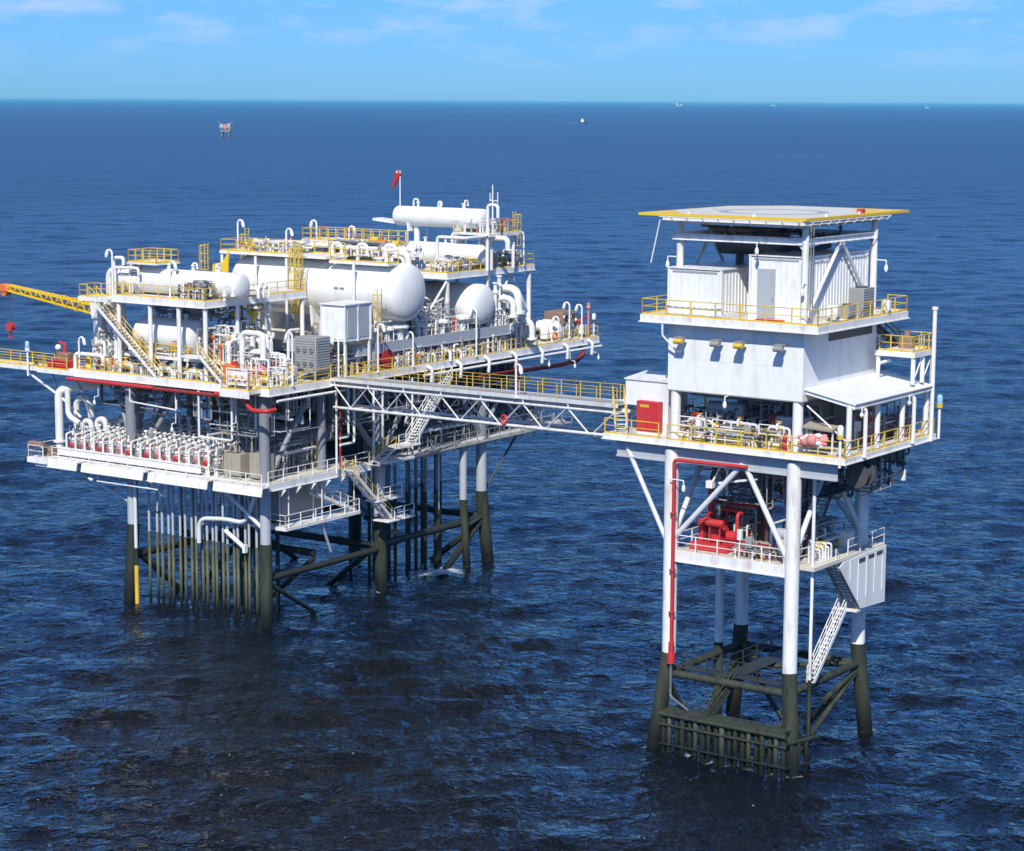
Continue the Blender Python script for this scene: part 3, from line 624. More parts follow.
# ---- bridge shelter and fire cabinet on the main deck
bs = thing('bridge_shelter', 'white boxy shelter where the footbridge lands beside a red fire cabinet', 'shelter', RF, (2.2, 12.2, MZ))
part('wall', MB().box((1.0, 10.5, 24.0), (1.08, 14.0, 25.75)).box((1.0, 10.5, MZ), (1.08, 12.9, 23.995)).box((1.081, 10.5, MZ), (3.6, 10.58, 25.75)).box((1.081, 13.92, 24.6), (3.6, 14.0, 25.75)), 'wall', bs)
part('roof', MB().plate([(.9, 10.4, 25.86), (3.8, 10.4, 26.1), (3.8, 14.1, 26.1), (.9, 14.1, 25.86)], .09), 'white', bs)
part('corner_post', MB().box((1.0, 13.9, MZ), (1.1, 14.0, 24)).box((3.5, 13.9, MZ), (3.6, 14, 24.6)), 'white', bs)
fc = thing('fire_cabinet', 'red fire cabinet with small yellow lettering against the white shelter', 'cabinet', RF, (.6, 11.8, MZ))
part('body', MB().cbox((.45, 10.9, MZ+.25), (.98, 12.75, 24.42), .03), 'red', fc); part('door', MB().box((.42, 10.98, MZ+.34), (.447, 11.8, 24.34)).box((.42, 11.83, MZ+.34), (.447, 12.67, 24.34)), 'red', fc)
g = MB()
for i in range(5): v = 12.38-i*.155; g.box((.405, v-.06, 24.0), (.417, v+.06, 24.2))
part('lettering', g, 'yellow', fc); part('handle', MB().box((.38, 11.72, 23.2), (.418, 11.78, 23.5)), 'chrome', fc); part('plinth', MB().box((.5, 11, MZ), (.95, 12.7, MZ+.248)), 'white', fc)
stair(R_, (1.9, 15.2, 24.1), (-.1, 13.6, MZ+.1), .8, 'white', 'yellow')
# ---- plant standing in the open under the deckhouse
def skid(fr, label, u0, v0, z, lu, lv, tray='yellow', kind='equipment skid'):
    t = thing('equipment_skid', label, kind, fr, (u0+lu/2, v0+lv/2, z))
    part('drip_tray', MB().box((u0, v0, z+.02), (u0+lu, v0+lv, z+.28)), tray, t)
    part('base_frame', MB().ibeam((u0+.1, v0, z+.42), (u0+.1, v0+lv, z+.42), .16, .26).ibeam((u0+lu-.1, v0, z+.42), (u0+lu-.1, v0+lv, z+.42), .16, .26), 'white', t)
    part('pump_body', MB().vessel((u0+lu*.3, v0+lv*.2, z+.95), (u0+lu*.3, v0+lv*.75, z+.95), .3, 16).cyl((u0+lu*.3, v0+lv*.15, z+.95), (u0+lu*.3, v0+lv*.25, z+.95), .4, 14), 'grey', t)
    part('pipework', MB().tube([(u0+lu*.7, v0+.2, z+.5), (u0+lu*.7, v0+.2, z+1.3), (u0+lu*.7, v0+lv-.2, z+1.3), (u0+lu*.7, v0+lv-.2, z+.5)], .1, 8).tube([(u0+lu*.5, v0+lv*.5, z+.6), (u0+lu*.5, v0+lv*.5, z+1.6), (u0+lu*.9, v0+lv*.5, z+1.6)], .08, 8), 'pipe', t)
    part('valve', MB().sphere((u0+lu*.7, v0+lv*.5, z+1.3), .2, 10).cyl((u0+lu*.7, v0+lv*.5, z+1.3), (u0+lu*.7, v0+lv*.5, z+1.75), .05, 6).wheel((u0+lu*.7, v0+lv*.5, z+1.75), (0, 0, 1), .22), 'yellow', t)
    part('frame', MB().rails([(u0+.05, v0+.05, z+.3), (u0+.05, v0+lv-.05, z+.3)], 1.3, 1.5, .04, toe=False), 'white', t); return t
skid(RF, 'white framed pump skid with yellow drip tray beside the fire cabinet', .3, 7.1, MZ, 1.7, 2.2)
skid(RF, 'white framed pump skid with yellow drip tray in the middle of the main deck front', .3, 3.6, MZ, 1.9, 3.0)
skid(RF, 'small pump skid with yellow tray left of the near column', .3, 1.0, MZ, 1.6, 2.0)
tk = thing('storage_tank', 'grey horizontal tank in a frame in the dark under the deckhouse', 'tank', RF, (3.0, 7, MZ)); part('shell', MB().vessel((3.2, 5.6, 24.0), (3.2, 8.6, 24.0), .5, 20), 'greyblue', tk); [part('stand', MB().box((2.8, v, MZ), (3.6, v+.2, 23.7)), 'white', tk) for v in (6, 8)]
tk = thing('generator_set', 'grey boxed generator in the dark opening right of the grey tank', 'generator', RF, (3.0, 1.6, MZ)); part('casing', MB().cbox((2.4, .7, MZ+.5), (3.9, 2.9, 24.0), .06), 'greyblue', tk); part('grille', MB().louvers((2.37, .9, MZ+.8), (2.398, 1.7, 23.8), 10, 0), 'grey', tk); part('base', MB().box((2.4, .7, MZ), (3.9, 2.9, MZ+.498)), 'dark', tk)
single('fire_extinguisher', MB().cyl((-.1, .75, MZ), (-.1, .75, MZ+.95), .17, 12).sphere((-.1, .75, MZ+.95), .17, 10).cyl((-.1, .75, MZ+1.1), (-.1, .75, MZ+1.25), .05, 6), 'red', 'red fire extinguisher standing left of the near column on the main deck', 'fire extinguisher', RF, (-.1, .75, MZ))
# ---- faded red bundle with white cover at the near corner
bd = thing('life_raft_bundle', 'faded red and white bundle hung at the near corner rail of the main deck', 'bundle', RF, (-.2, -1.6, MZ))
m = MB(); m.sphere((-.35, -1.55, 23.05), .62, 18, (.75, 1.15, .72)); m.sphere((-.4, -1.0, 22.95), .45, 14, (.8, 1, .8)); m.sphere((-.3, -2.15, 23.15), .5, 14, (.7, .9, .7))
part('cover', m, 'pink', bd)
q_ = random.Random(5); m = MB()
for k in range(9): m.sphere((-.62+.2*q_.random(), -2.3+1.5*q_.random(), 22.75+.7*q_.random()), .16+.1*q_.random(), 8, (.6, 1.2, .7))
part('white_patch', m, 'white', bd); m = MB()
for k in range(10): m.sphere((-.5+.3*q_.random(), -2.4+1.8*q_.random(), 22.65+.8*q_.random()), .2+.12*q_.random(), 8, (.7, 1.1, .6))
part('canvas_fold', m, 'pink', bd); part('lashing', MB().ring((-.35, -1.3, 23.02), (0, 1, 0), .52, .03).ring((-.35, -1.9, 23.06), (0, 1, 0), .5, .03), 'wood', bd)
pd = thing('survival_craft_cover', 'pale cream cover board above the faded red bundle', 'cover', RF, (.4, -1.4, 23.7)); part('board', MB().plate([(.1, -.4, 23.85), (.1, -2.6, 23.75), (1.2, -2.6, 23.95), (1.2, -.4, 24.05)], .12), 'tan', pd); part('leg', MB().box((.5, -.6, MZ), (.6, -.5, 23.75)).box((.5, -2.5, MZ), (.6, -2.4, 23.65)), 'white', pd)
single('hose_box', MB().cbox((9.8, -3.0, MZ), (10.8, -2.0, MZ+1.0), .2).cyl((10.3, -2.5, MZ+1.0), (10.9, -2.5, MZ+1.5), .25, 10), 'red', 'red hose box under the right end of the canopy', 'hose box', RF, (10.3, -2.5, MZ))
single('tool_crate', MB().cbox((5.2, -1.5, MZ), (6.6, -.7, MZ+1.2), .05), 'tan', 'tan crate under the canopy against the plant room', 'crate', RF, (5.9, -1.1, MZ))
# ---- upper deck clutter
def panel(fr, u, v, z, w_, h, dep, mat, label, group=None, leg_h=.3, name='control_panel', cat='cabinet'):
    """upright cabinet facing -u"""
    t = thing(name, label, cat, fr, (u, v, z), group)
    part('cabinet_body', MB().cbox((u, v-w_/2, z+leg_h), (u+dep, v+w_/2, z+leg_h+h), .03), mat, t)
    part('door', MB().box((u-.03, v-w_/2+.06, z+leg_h+.08), (u-.002, v-.02, z+leg_h+h-.08)).box((u-.03, v+.02, z+leg_h+.08), (u-.002, v+w_/2-.06, z+leg_h+h-.08)), mat, t)
    part('handle', MB().box((u-.07, v-.1, z+leg_h+h*.45), (u-.032, v-.06, z+leg_h+h*.6)), 'chrome', t)
    for a in (u+.06, u+dep-.06):
        for b in (v-w_/2+.06, v+w_/2-.06): part('leg', MB().box((a-.04, b-.04, z), (a+.04, b+.04, z+leg_h-.002)), 'grey', t)
    return t
def aircon(fr, u0, v0, z, lu, lv, h, label, mat='grey'):
    t = thing('air_conditioner', label, 'air conditioner', fr, (u0+lu/2, v0+lv/2, z)); part('casing', MB().cbox((u0, v0, z+.15), (u0+lu, v0+lv, z+h), .04), mat, t)
    part('grille', MB().louvers((u0+.1, v0-.03, z+.3), (u0+lu-.1, v0-.002, z+h-.15), 9, 1), 'greyblue', t); part('fan', MB().ring((u0+lu/2, v0+lv/2, z+h+.04), (0, 0, 1), min(lu, lv)*.36, .05, 18, 5).cyl((u0+lu/2, v0+lv/2, z+h), (u0+lu/2, v0+lv/2, z+h+.05), .15, 10), 'dark', t)
    part('foot', MB().box((u0+.1, v0+.1, z), (u0+.25, v0+lv-.1, z+.148)).box((u0+lu-.25, v0+.1, z), (u0+lu-.1, v0+lv-.1, z+.148)), 'white', t); return t
aircon(RF, 6.2, -1.6, UZ, 1.7, 1.1, 2.0, 'large grey air conditioner outside the right module wall')
aircon(RF, 4.4, -1.4, UZ, 1.2, .8, .95, 'small grey air conditioner left of the large one on the upper deck')
panel(RF, 2.6, -1.1, UZ, .8, .8, .4, 'white', 'small white cabinet on the upper deck near the ladder')
panel(RF, 9.4, -1.7, UZ, .6, .7, .4, 'white', 'small white cabinet at the far end of the upper deck rail')
single('gas_cylinder_rack', MB().cyl((-.3, 1.0, UZ+.12), (-.3, 3.0, UZ+.12), .1, 10).cyl((-.1, 1.0, UZ+.12), (-.1, 3.0, UZ+.12), .1, 10), 'orange', 'orange bars lying below the grey door on the upper deck', 'bars', RF, (-.2, 2, UZ))
single('antenna_rod', MB().cyl((-.9, 10.9, 34.2), (-.9, 10.2, 37.2), .045, 6), 'white', 'thin white slanting rod at the left edge of the helideck', 'rod', RF, (-.9, 11, 34))
single('drain_pipe', MB().tube([(-.9, 9.9, 30.1), (-.9, 9.9, 29.3), (-.4, 9.0, 28.2), (-.03, 8.9, 28.2)], .07, 8), 'white', 'white bent drain pipe at the left corner of the deckhouse', 'pipe', RF, (-.9, 9.9, 30))
# ---- red pumps and pipes on the cellar deck
PZ = 14.3
rp = thing('red_pump_skid', 'bright red pump skid on the cellar deck of the tall platform', 'pump skid', RF, (2.5, 7, PZ))
part('base', MB().box((1.0, 5.6, PZ+.02), (3.6, 8.6, PZ+.5)), 'red', rp)
part('engine', MB().cbox((1.7, 6.5, PZ+.6), (2.9, 7.6, PZ+1.5), .1).cbox((1.9, 6.7, PZ+1.5), (2.7, 7.4, PZ+1.8), .08), 'red', rp)
part('radiator', MB().cbox((1.4, 7.8, PZ+.5), (3.0, 8.15, PZ+2.1), .04), 'red', rp)
part('exhaust_stack', MB().tube([(2.3, 7.0, PZ+1.8), (2.3, 7.0, PZ+2.9), (2.9, 7.2, PZ+3.2)], .12, 8), 'dark', rp)
part('fuel_tank', MB().vessel((1.2, 6.0, PZ+2.0), (1.2, 7.4, PZ+2.0), .26, 14).beam((1.2, 6.3, PZ), (1.2, 6.3, PZ+1.8), .08).beam((1.2, 7.1, PZ), (1.2, 7.1, PZ+1.8), .08), 'red', rp)
part('pump_casing', MB().cyl((2.2, 5.5, PZ+1.0), (2.2, 6.2, PZ+1.0), .38, 18).sphere((2.2, 5.4, PZ+1.0), .3, 12).tube([(2.2, 5.5, PZ+1.3), (2.2, 5.5, PZ+2.6), (3.2, 5.5, PZ+2.6), (3.4, 7.4, PZ+2.6)], .14, 10), 'red', rp)
part('vertical_pipe', MB().tube([(3.4, 8.3, PZ+.3), (3.4, 8.3, PZ+4.4), (4.4, 8.3, 20.3), (4.4, 8.3, 21.2)], .22, 12).flange((3.4, 8.3, PZ+2.0), (0, 0, 1), .42, .2).flange((3.4, 8.3, PZ+3.1), (0, 0, 1), .42, .2), 'red', rp)
part('flywheel', MB().cyl((2.2, 7.62, PZ+1.1), (2.2, 7.76, PZ+1.1), .42, 18), 'dark', rp)
single('red_manifold', MB().tube([(1.0, 4.9, PZ+.4), (1.0, 2.6, PZ+.4), (1.8, 2.6, PZ+.4), (1.8, 2.6, PZ+1.0)], .2, 10).sphere((1.0, 3.7, PZ+.5), .36, 12), 'red', 'low red pipe with valve right of the red pump skid', 'pipe', RF, (1, 3.7, PZ))
gp = thing('grey_pump', 'grey pump set on the cellar deck right of the red pipework', 'pump', RF, (2, 2, PZ))
part('body', MB().cbox((1.8, 1.2, PZ), (3.2, 2.3, PZ+1.3), .15).vessel((2.4, 1.0, PZ+1.6), (2.4, 2.6, PZ+1.6), .4, 14), 'greyblue', gp); part('pipework', MB().tube([(1.6, 1.4, PZ+.2), (1.6, 1.4, PZ+2.1), (2.6, 1.2, PZ+2.1), (2.6, .8, PZ+.2)], .1, 8).tube([(1.4, 2.4, PZ), (1.4, 2.4, PZ+2.4), (3.4, 2.4, PZ+2.4)], .08, 8), 'pipe', gp)
bt = thing('dark_separator', 'dark upright vessel behind the red pumps on the cellar deck', 'vessel', RF, (5.8, 3.6, PZ)); part('shell', MB().vessel((7.2, 3.4, PZ+.5), (7.2, 3.4, PZ+4.8), .85, 20), 'dark', bt); part('skirt', MB().cyl((7.2, 3.4, PZ), (7.2, 3.4, PZ+1.0), .7, 16), 'dark', bt)
part('pipework', MB().tube([(6.4, 3.0, PZ+3), (5.4, 3.0, PZ+3), (5.4, 3.0, PZ+.3)], .16, 8).tube([(6.6, 4.2, PZ+4), (5.6, 5.0, PZ+4), (5.6, 6.4, PZ+1)], .14, 8), 'dark', bt)
panel(RF, 7.6, .2, PZ, 1.2, 1.1, .8, 'wall', 'white equipment box on the stair cladding roof beside the right leg', leg_h=.1)
for i, (u, v, r, lab) in enumerate(((3.2, -.6, .1, 'thin pipe manifold with small valves on the cellar deck right of the near leg'), (4.2, .9, .12, 'dark pipe cluster behind the near leg on the cellar deck'))):
    t = thing('pipe_manifold', lab, 'pipe manifold', RF, (u, v, PZ)); g = MB()
    for k in range(5): g.tube([(u-1+k*.42, v-.3, PZ), (u-1+k*.42, v-.3, PZ+.9+.15*(k % 3)), (u-1+k*.42, v+.5, PZ+.9+.15*(k % 3)), (u-1+k*.42, v+.5, PZ)], .07, 7)
    part('pipework', g, 'pipe' if i == 0 else 'dark', t); part('valve', MB().sphere((u-.6, v, PZ+1), .16).sphere((u+.3, v, PZ+1.05), .16).wheel((u-.6, v-.1, PZ+1.35), (0, 0, 1), .2), 'yellow' if i == 0 else 'deepred', t)
single('cable_reel', MB().cyl((2.6, -3.3, 20.5), (3.6, -3.3, 20.5), .6, 16).cyl((2.5, -3.3, 20.5), (2.58, -3.3, 20.5), .85, 16).cyl((3.62, -3.3, 20.5), (3.7, -3.3, 20.5), .85, 16).beam((3.1, -3.3, 21), (3.1, -3.3, 21.47), .2, .2), 'dark', 'dark cable reel hung under the right edge of the main deck', 'cable reel', RF, (3, -3.3, 20.5))
g = MB(); g.box((3.0, -.7, 18.6), (9.2, .4, 18.72))
for k in range(6): g.tube([(3.0+k*.2, -.6+k*.2, 18.9), (9.0, -.6+k*.2, 18.9+.05*k), (9.6, -.6+k*.2, 20.9)], .07, 6)
single('cable_tray', g, 'dark', 'dark cable tray running under the main deck behind the near leg', 'cable tray', RF, (6, 0, 18.7))
single('cross_frame', MB().beam((0.4, 5.4, 21.4), (.4, 6.6, 19.1), .12).beam((.4, 6.0, 19.3), (.4, 3.0, 19.9), .14).beam((.4, 5.2, 21.4), (.4, 5.4, 18.9), .12).beam((.4, 6.6, 21.4), (.4, 5.4, 20.2), .08).box((.2, 6.4, 18.9), (.6, 6.9, 19.4)), 'white', 'white crossed lifting frame hung under the main deck front', 'lifting frame', RF, (.4, 5.6, 19))
# ================================================================== left platform (processing platform)
P_ = thing('processing_platform', 'wide white processing platform crowded with tanks and pipework, left of the footbridge', 'platform', LF, (0, 0, 0))
DZ = 20.9; LZ = 12.7
for u, v, bu, bv, r in ((0, 0, 0, 0, .47), (0, 15.7, -.1, .5, .5), (15.8, 0, .3, 0, .5), (32, 0, .9, -.2, .52), (15.8, 15.7, 0, .8, .5), (32, 15.7, .8, .8, .55)):
    brace(P_, (u, v, 12.75), (u, v, 20.2), r, 'beam', 'leg_between_decks')
    leg(P_, u, v, 12.74, 7.3, r, r+.1, bu, bv, 'legblue', 'green' if v == 0 else 'growth_dark')
# jacket bracing at the waterline
for p, q, r in (((0, 0, 4.2), (15.8, 0, 4.2), .3), ((15.8, 0, 4.6), (32, 0, 4.6), .35), ((0, 15.7, 4.4), (15.8, 15.7, 4.4), .35), ((15.8, 15.7, 4.4), (32, 15.7, 4.4), .35), ((6.5, 0, 5.4), (6.5, 15.7, 5.4), .34), ((15.8, 0, 4.4), (15.8, 15.7, 4.4), .35), ((32, 0, 4.7), (32, 15.7, 4.7), .32),
                ((0, 0, 4), (7.4, 0, -.5), .22), ((6.5, 0, 5), (6.5, 7, -.8), .24), ((32, 0, 4.4), (24.5, 0, -.6), .34), ((32, 0, 4.2), (30.5, 6, -.8), .34), ((15.8, 15.7, 4.4), (8, 15.7, -.6), .3), ((0, 15.7, 5), (7, 15.7, -.7), .3), ((15.8, 15.7, 4.4), (24, 15.7, -.7), .3),
                ((15.8, 0, 6.8), (32, 15.7, 5.0), .3), ((0, 0, 6.9), (15.8, 15.7, 5.6), .34), ((15.8, 0, 4.8), (15.8, 7, -.7), .3), ((32, 15.7, 5), (24, 8, 4.9), .3)):
    brace(P_, p, q, r, 'growth_dark')
# brackets out from the legs
for p, q, r in (((4.5, 9, 19.6), (4.5, 2.0, 13.3), .26), ((2.2, 19.8, 20.0), (.6, 16.0, 13.4), .24), ((2.2, 11.8, 19.6), (.6, 15.3, 13.4), .26), ((6.2, 0, 19.9), (.5, 0, 13.0), .30), ((9.5, 0, 19.9), (15.4, 0, 13.2), .30), ((22, 0, 19.9), (16.2, 0, 13.2), .3), ((26, 0, 19.9), (31.6, 0, 13.2), .3), ((38, 0, 20), (32.4, 0, 13.2), .3),
                ((6.2, 15.7, 19.9), (.5, 15.7, 13.0), .3), ((9.5, 15.7, 19.9), (15.4, 15.7, 13.2), .3), ((15.8, 9, 19.9), (15.8, 15.2, 13.2), .3), ((15.8, 6.5, 19.9), (15.8, .5, 13.2), .3), ((4, 17.0, 19.8), (.3, 16.0, 14), .24)):
    brace(P_, p, q, r*.85, 'beam')
for u, v in ((7.5, 8), (3.0, 17.8), (7.8, 0.2), (7.8, 15.7), (24, 3)): brace(P_, (u, v, LZ), (u, v, 20.2), .42, 'beam', 'column')
brace(P_, (0, 24.9, 12.0), (0, 16.2, 9.3), .14); brace(P_, (0, 5.5, 12.0), (0, .3, 8.6), .18); brace(P_, (38, 0, 12.0), (32.3, 0, 7.0), .11, 'dark')
# ---- decks
deck(P_, 'main_deck', -1.05, 51.0, -1.5, 22.4, DZ, .62, grid=3.6)
deck(P_, 'lower_deck', -1.0, 13.0, -1.2, 25.0, LZ, .62, grid=3.2)
deck(P_, 'lower_deck', 13.02, 47.0, .1, 18.0, LZ-.2, .6, 'grate', grid=3.4, frame='dark')
# sloping side plates along the lower deck's front
g = MB()
for a, b in ((25.6, 20.4), (19.8, 12.2), (11.6, 4.6), (3.9, -1.6)):
    g.plate([(-2.2, a, 12.62), (-2.35, a, 11.9), (-2.35, b, 11.9), (-2.2, b, 12.62)], .1); g.box((-2.2, b, 12.55), (-1.06, a, 12.66))
part('side_shield', g, 'white', P_)
for i in range(7): part('gusset', MB().plate([(-2.1, 24-i*4, 11.88), (-1.0, 24-i*4, 11.3), (-1.0, 24-i*4, 11.88)], .12), 'white', P_)
for i in range(6): part('gusset', MB().plate([(1.0+i*2, -1.6, 12.05), (1.0+i*2, -1.0, 11.4), (1.0+i*2, -1.0, 12.05)], .12), 'white', P_)
for i in range(14): part('gusset', MB().plate([(16+i*2.3, -.5, 12.4), (16+i*2.3, .1, 11.6), (16+i*2.3, .1, 12.4)], .14), 'white', P_)
part('lower_walkway', MB().box((13.2, -1.0, 12.3), (46.8, .08, 12.4)), 'grate', P_)
railpart(P_, [(13.2, -.95, 12.4), (46.8, -.95, 12.4)], 'grey', toe=False)
# left end step of the lower deck
part('end_platform', MB().box((-2.6, 24.0, 12.2), (1.5, 26.4, 12.7)), 'white', P_)
railpart(P_, [(1.4, 26.3, 12.7), (-2.5, 26.3, 12.7), (-2.5, 24.4, 12.7)], 'white', toe=False)
railpart(P_, [(-2.15, 23.6, 12.66), (-2.15, 4.8, 12.66)], 'white', toe=False, sp=2.4); railpart(P_, [(-2.15, 3.8, 12.66), (-2.15, -1.5, 12.66)], 'white', toe=False)
railpart(P_, [(-.9, -1.15, LZ), (12.9, -1.15, LZ)], 'white', toe=False)
part('drain_bar', MB().cyl((-1.6, 18.5, 11.1), (-1.6, 11.0, 11.1), .08, 8).cyl((-1.6, 18.4, 11.1), (-1.6, 18.4, 12), .07, 6).cyl((-1.6, 11.1, 11.1), (-1.6, 11.1, 12), .07, 6), 'white', P_)
# main deck rails
railpart(P_, [(-.95, 21.4, DZ), (-.95, 12.6, DZ)]); railpart(P_, [(-.95, 11.2, DZ), (-.95, 4.6, DZ)]); railpart(P_, [(-.95, 3.4, DZ), (-.95, -1.4, DZ)]); railpart(P_, [(-.95, -1.4, DZ), (7.2, -1.4, DZ)])
railpart(P_, [(10.0, -1.4, DZ), (28, -1.4, DZ)]); railpart(P_, [(28.2, -1.4, DZ), (50.9, -1.4, DZ)]); railpart(P_, [(50.9, -1.4, DZ), (50.9, 22.3, DZ), (30, 22.3, DZ)])
# rail and gutter tubes outside the right-hand deck edge
part('gutter_pipe', MB().tube([(-.6, -2.0, 19.9), (8.5, -2.0, 19.9)], .12, 8), 'white', P_); part('gutter_pipe', MB().tube([(20, -2.0, 20.0), (50.6, -2.0, 20.0)], .14, 8), 'white', P_)
for i in range(7): part('gutter_bracket', MB().tube([(21+i*4.6, -1.62, 20.8), (21+i*4.6, -2.2, 20.5), (21+i*4.6, -2.1, 19.3)], .16, 8, bend=.3), 'white', P_)
# projecting bay at the near corner
part('corner_bay', MB().box((-2.6, -.6, 20.55), (-1.08, 2.6, 20.85)).box((-2.65, -.65, 20.2), (-2.58, 2.65, 20.87)), 'white', P_)
railpart(P_, [(-1.1, 2.5, 20.85), (-2.5, 2.5, 20.85), (-2.5, -.5, 20.85), (-1.1, -.5, 20.85)], 'yellow')
# ---- upper front deck, mezzanines, walkways
deck(P_, 'upper_front_deck', -.55, 13.0, 6.1, 17.2, 27.85, .6, grid=3.2)
for u, v in ((-.3, 6.3), (-.3, 9.4), (-.3, 12.8), (-.3, 16.6), (8.0, 6.3), (12.6, 6.3), (8.0, 10), (8.0, 16.6), (3.8, 6.3)): col(P_, u, v, DZ, 27.3, .2)
railpart(P_, [(-.45, 17.0, 27.85), (-.45, 6.2, 27.85), (12.9, 6.2, 27.85)]); railpart(P_, [(12.9, 17.0, 27.85), (.6, 17.0, 27.85)])
part('stair_head', MB().box((-1.0, 17.25, 27.4), (1.0, 20.9, 27.55)).box((-1.05, 17.25, 27.2), (-.99, 20.95, 27.58)), 'white', P_)
railpart(P_, [(.9, 17.4, 27.55), (.9, 20.8, 27.55), (-.95, 20.8, 27.55), (-.95, 19.8, 27.55)], sp=.8)
stair(P_, (-.5, 19.6, 27.5), (-.5, 11.7, DZ+.1), .9); stair(P_, (-.5, 6.5, 23.2), (-.5, 3.9, DZ+.1), .9)
part('mezzanine_deck', MB().box((.3, 4.8, 22.4), (5.2, 17.6, 22.62)).box((-.9, 6.4, 22.9), (.28, 8.6, 23.1)), 'white', P_); railpart(P_, [(.4, 16.8, 22.62), (.4, 9.0, 22.62)], 'yellow', toe=False)
for v in (5.2, 9.2, 13.2, 17.2): col(P_, .5, v, DZ, 22.4, .13); col(P_, 5.0, v, DZ, 22.4, .13)
deck(P_, 'tank_deck', 11.6, 36.5, -.9, 20.5, 23.4, .95, 'deck', 'greyblue', grid=4)
railpart(P_, [(17, -.8, 23.4), (36.3, -.8, 23.4)], 'white', toe=False)
deck(P_, 'upper_right_deck', 26.2, 41.0, -.1, 13.5, 28.9, .55, grid=3.2)
railpart(P_, [(26.3, 13.3, 28.9), (26.3, 0, 28.9), (40.9, 0, 28.9), (40.9, 13.4, 28.9)])
for u, v in ((26.5, .15), (33.2, .15), (40.3, .15), (26.5, 9), (26.5, 13.2), (40.3, 9)): col(P_, u, v, 23.4 if u < 36 else DZ, 28.4, .24)
for p, q in (((37, .15, 28.3), (34.0, .15, 24.0)), ((37.2, .15, 28.3), (40.2, .15, 24.2)), ((26.5, .4, 26.6), (26.5, 6.4, 23.6)), ((26.6, 6.2, 28.3), (26.6, .5, 25.2)), ((22.6, -.6, 25.6), (26.4, .1, 28.2))): brace(P_, p, q, .12, 'white')
part('tank_walkway', MB().box((15.6, 6.0, 30.6), (18.6, 19.0, 30.85)), 'white', P_); railpart(P_, [(15.7, 18.9, 30.85), (15.7, 9.2, 30.85)]); railpart(P_, [(18.5, 6.0, 30.85), (18.5, 18.9, 30.85), (15.7, 18.9, 30.85)])
part('tank_walkway', MB().box((16.0, -1.0, 30.25), (17.6, 5.9, 30.5)), 'white', P_); railpart(P_, [(16.1, 5.8, 30.5), (16.1, -.9, 30.5), (17.6, -.9, 30.5)])
for v in (18.6, 14.4, 10.6, 2.6): col(P_, 15.5, v, 23.4, 30.5, .14)
part('back_walkway', MB().box((22.4, 3.6, 31.5), (25.0, 14.6, 31.75)), 'white', P_); railpart(P_, [(22.5, 14.5, 31.75), (22.5, 3.7, 31.75), (24.9, 3.7, 31.75), (24.9, 14.5, 31.75), (22.5, 14.5, 31.75)], sp=1.1)
for v in (4.4, 9.2, 14): col(P_, 24.8, v, 23.4, 31.5, .16); col(P_, 22.6, v, 27, 31.5, .16)
part('vessel_platform', MB().box((.6, 12.8, 30.6), (3.6, 16.4, 30.75)), 'white', P_); railpart(P_, [(.7, 12.9, 30.75), (3.5, 12.9, 30.75), (3.5, 16.3, 30.75), (.7, 16.3, 30.75), (.7, 12.9, 30.75)], sp=.8)
part('top_platform', MB().box((31.2, -1.3, 32.3), (36.4, 3.0, 32.45)).box((31.2, -1.36, 32.15), (36.4, -1.302, 32.47)), 'white', P_); railpart(P_, [(34.0, -1.2, 32.45), (36.3, -1.2, 32.45), (36.3, 2.9, 32.45), (31.3, 2.9, 32.45)])
for u, v in ((31.6, -.9), (36.0, -.9), (31.6, 8.8), (35.0, 8.8), (36, 2.7)): col(P_, u, v, 28.9, 32.4, .17)
# left wing walkway with brace
part('wing_platform', MB().box((-1.3, 21.6, 20.35), (1.6, 26.2, 20.75)), 'white', P_); part('wing_walkway', MB().box((-.4, 26.22, 20.45), (1.2, 44.5, 20.65)).box((-.45, 26.22, 20.3), (-.39, 44.5, 20.67)), 'white', P_)
railpart(P_, [(-1.2, 22.4, 20.75), (-1.2, 26.1, 20.75), (-.35, 26.1, 20.75)]); railpart(P_, [(-.35, 26.4, 20.65), (-.35, 44, 20.65)], sp=3); railpart(P_, [(1.15, 26.4, 20.65), (1.15, 44, 20.65)], sp=3); railpart(P_, [(1.5, 21.7, 20.75), (1.5, 26.1, 20.75)])
brace(P_, (0, 29.6, 20.4), (0, 24.4, 18.0), .11, 'white'); brace(P_, (0, 24.4, 18.0), (0, 22.0, 16.4), .11, 'white')
for v in (22.6, 25.6): brace(P_, (0, v, 20.3), (.6, v-1.0, 16.8), .07, 'grey')
# stairs on the right-hand face
part('stair_landing', MB().box((13.2, -2.9, 12.75), (17.4, -1.1, 12.95)), 'white', P_); part('stair_landing', MB().box((15.0, -3.0, 13.9), (18.2, -1.3, 14.05)), 'white', P_)
stair(P_, (23.5, -2.2, 19.6), (17.6, -2.2, 14.0), .95, 'white', 'white'); stair(P_, (14.9, -2.2, 14.0), (12.2, -2.2, 12.75), .95, 'white', 'yellow')
stair(P_, (9.0, -1.9, 12.7), (14.6, -1.9, 7.6), .95); railpart(P_, [(15.0, -2.9, 14.05), (18.1, -2.9, 14.05)], 'white', toe=False)
part('stair_landing', MB().box((12.4, -2.5, 9.3), (16.2, -1.0, 9.42)).box((13.6, -2.8, 7.3), (17.6, -1.0, 7.42)), 'white', P_); railpart(P_, [(12.6, -2.4, 9.42), (16.1, -2.4, 9.42)], 'white', toe=False); railpart(P_, [(14.6, -2.7, 7.42), (17.5, -2.7, 7.42)], 'white', toe=False)
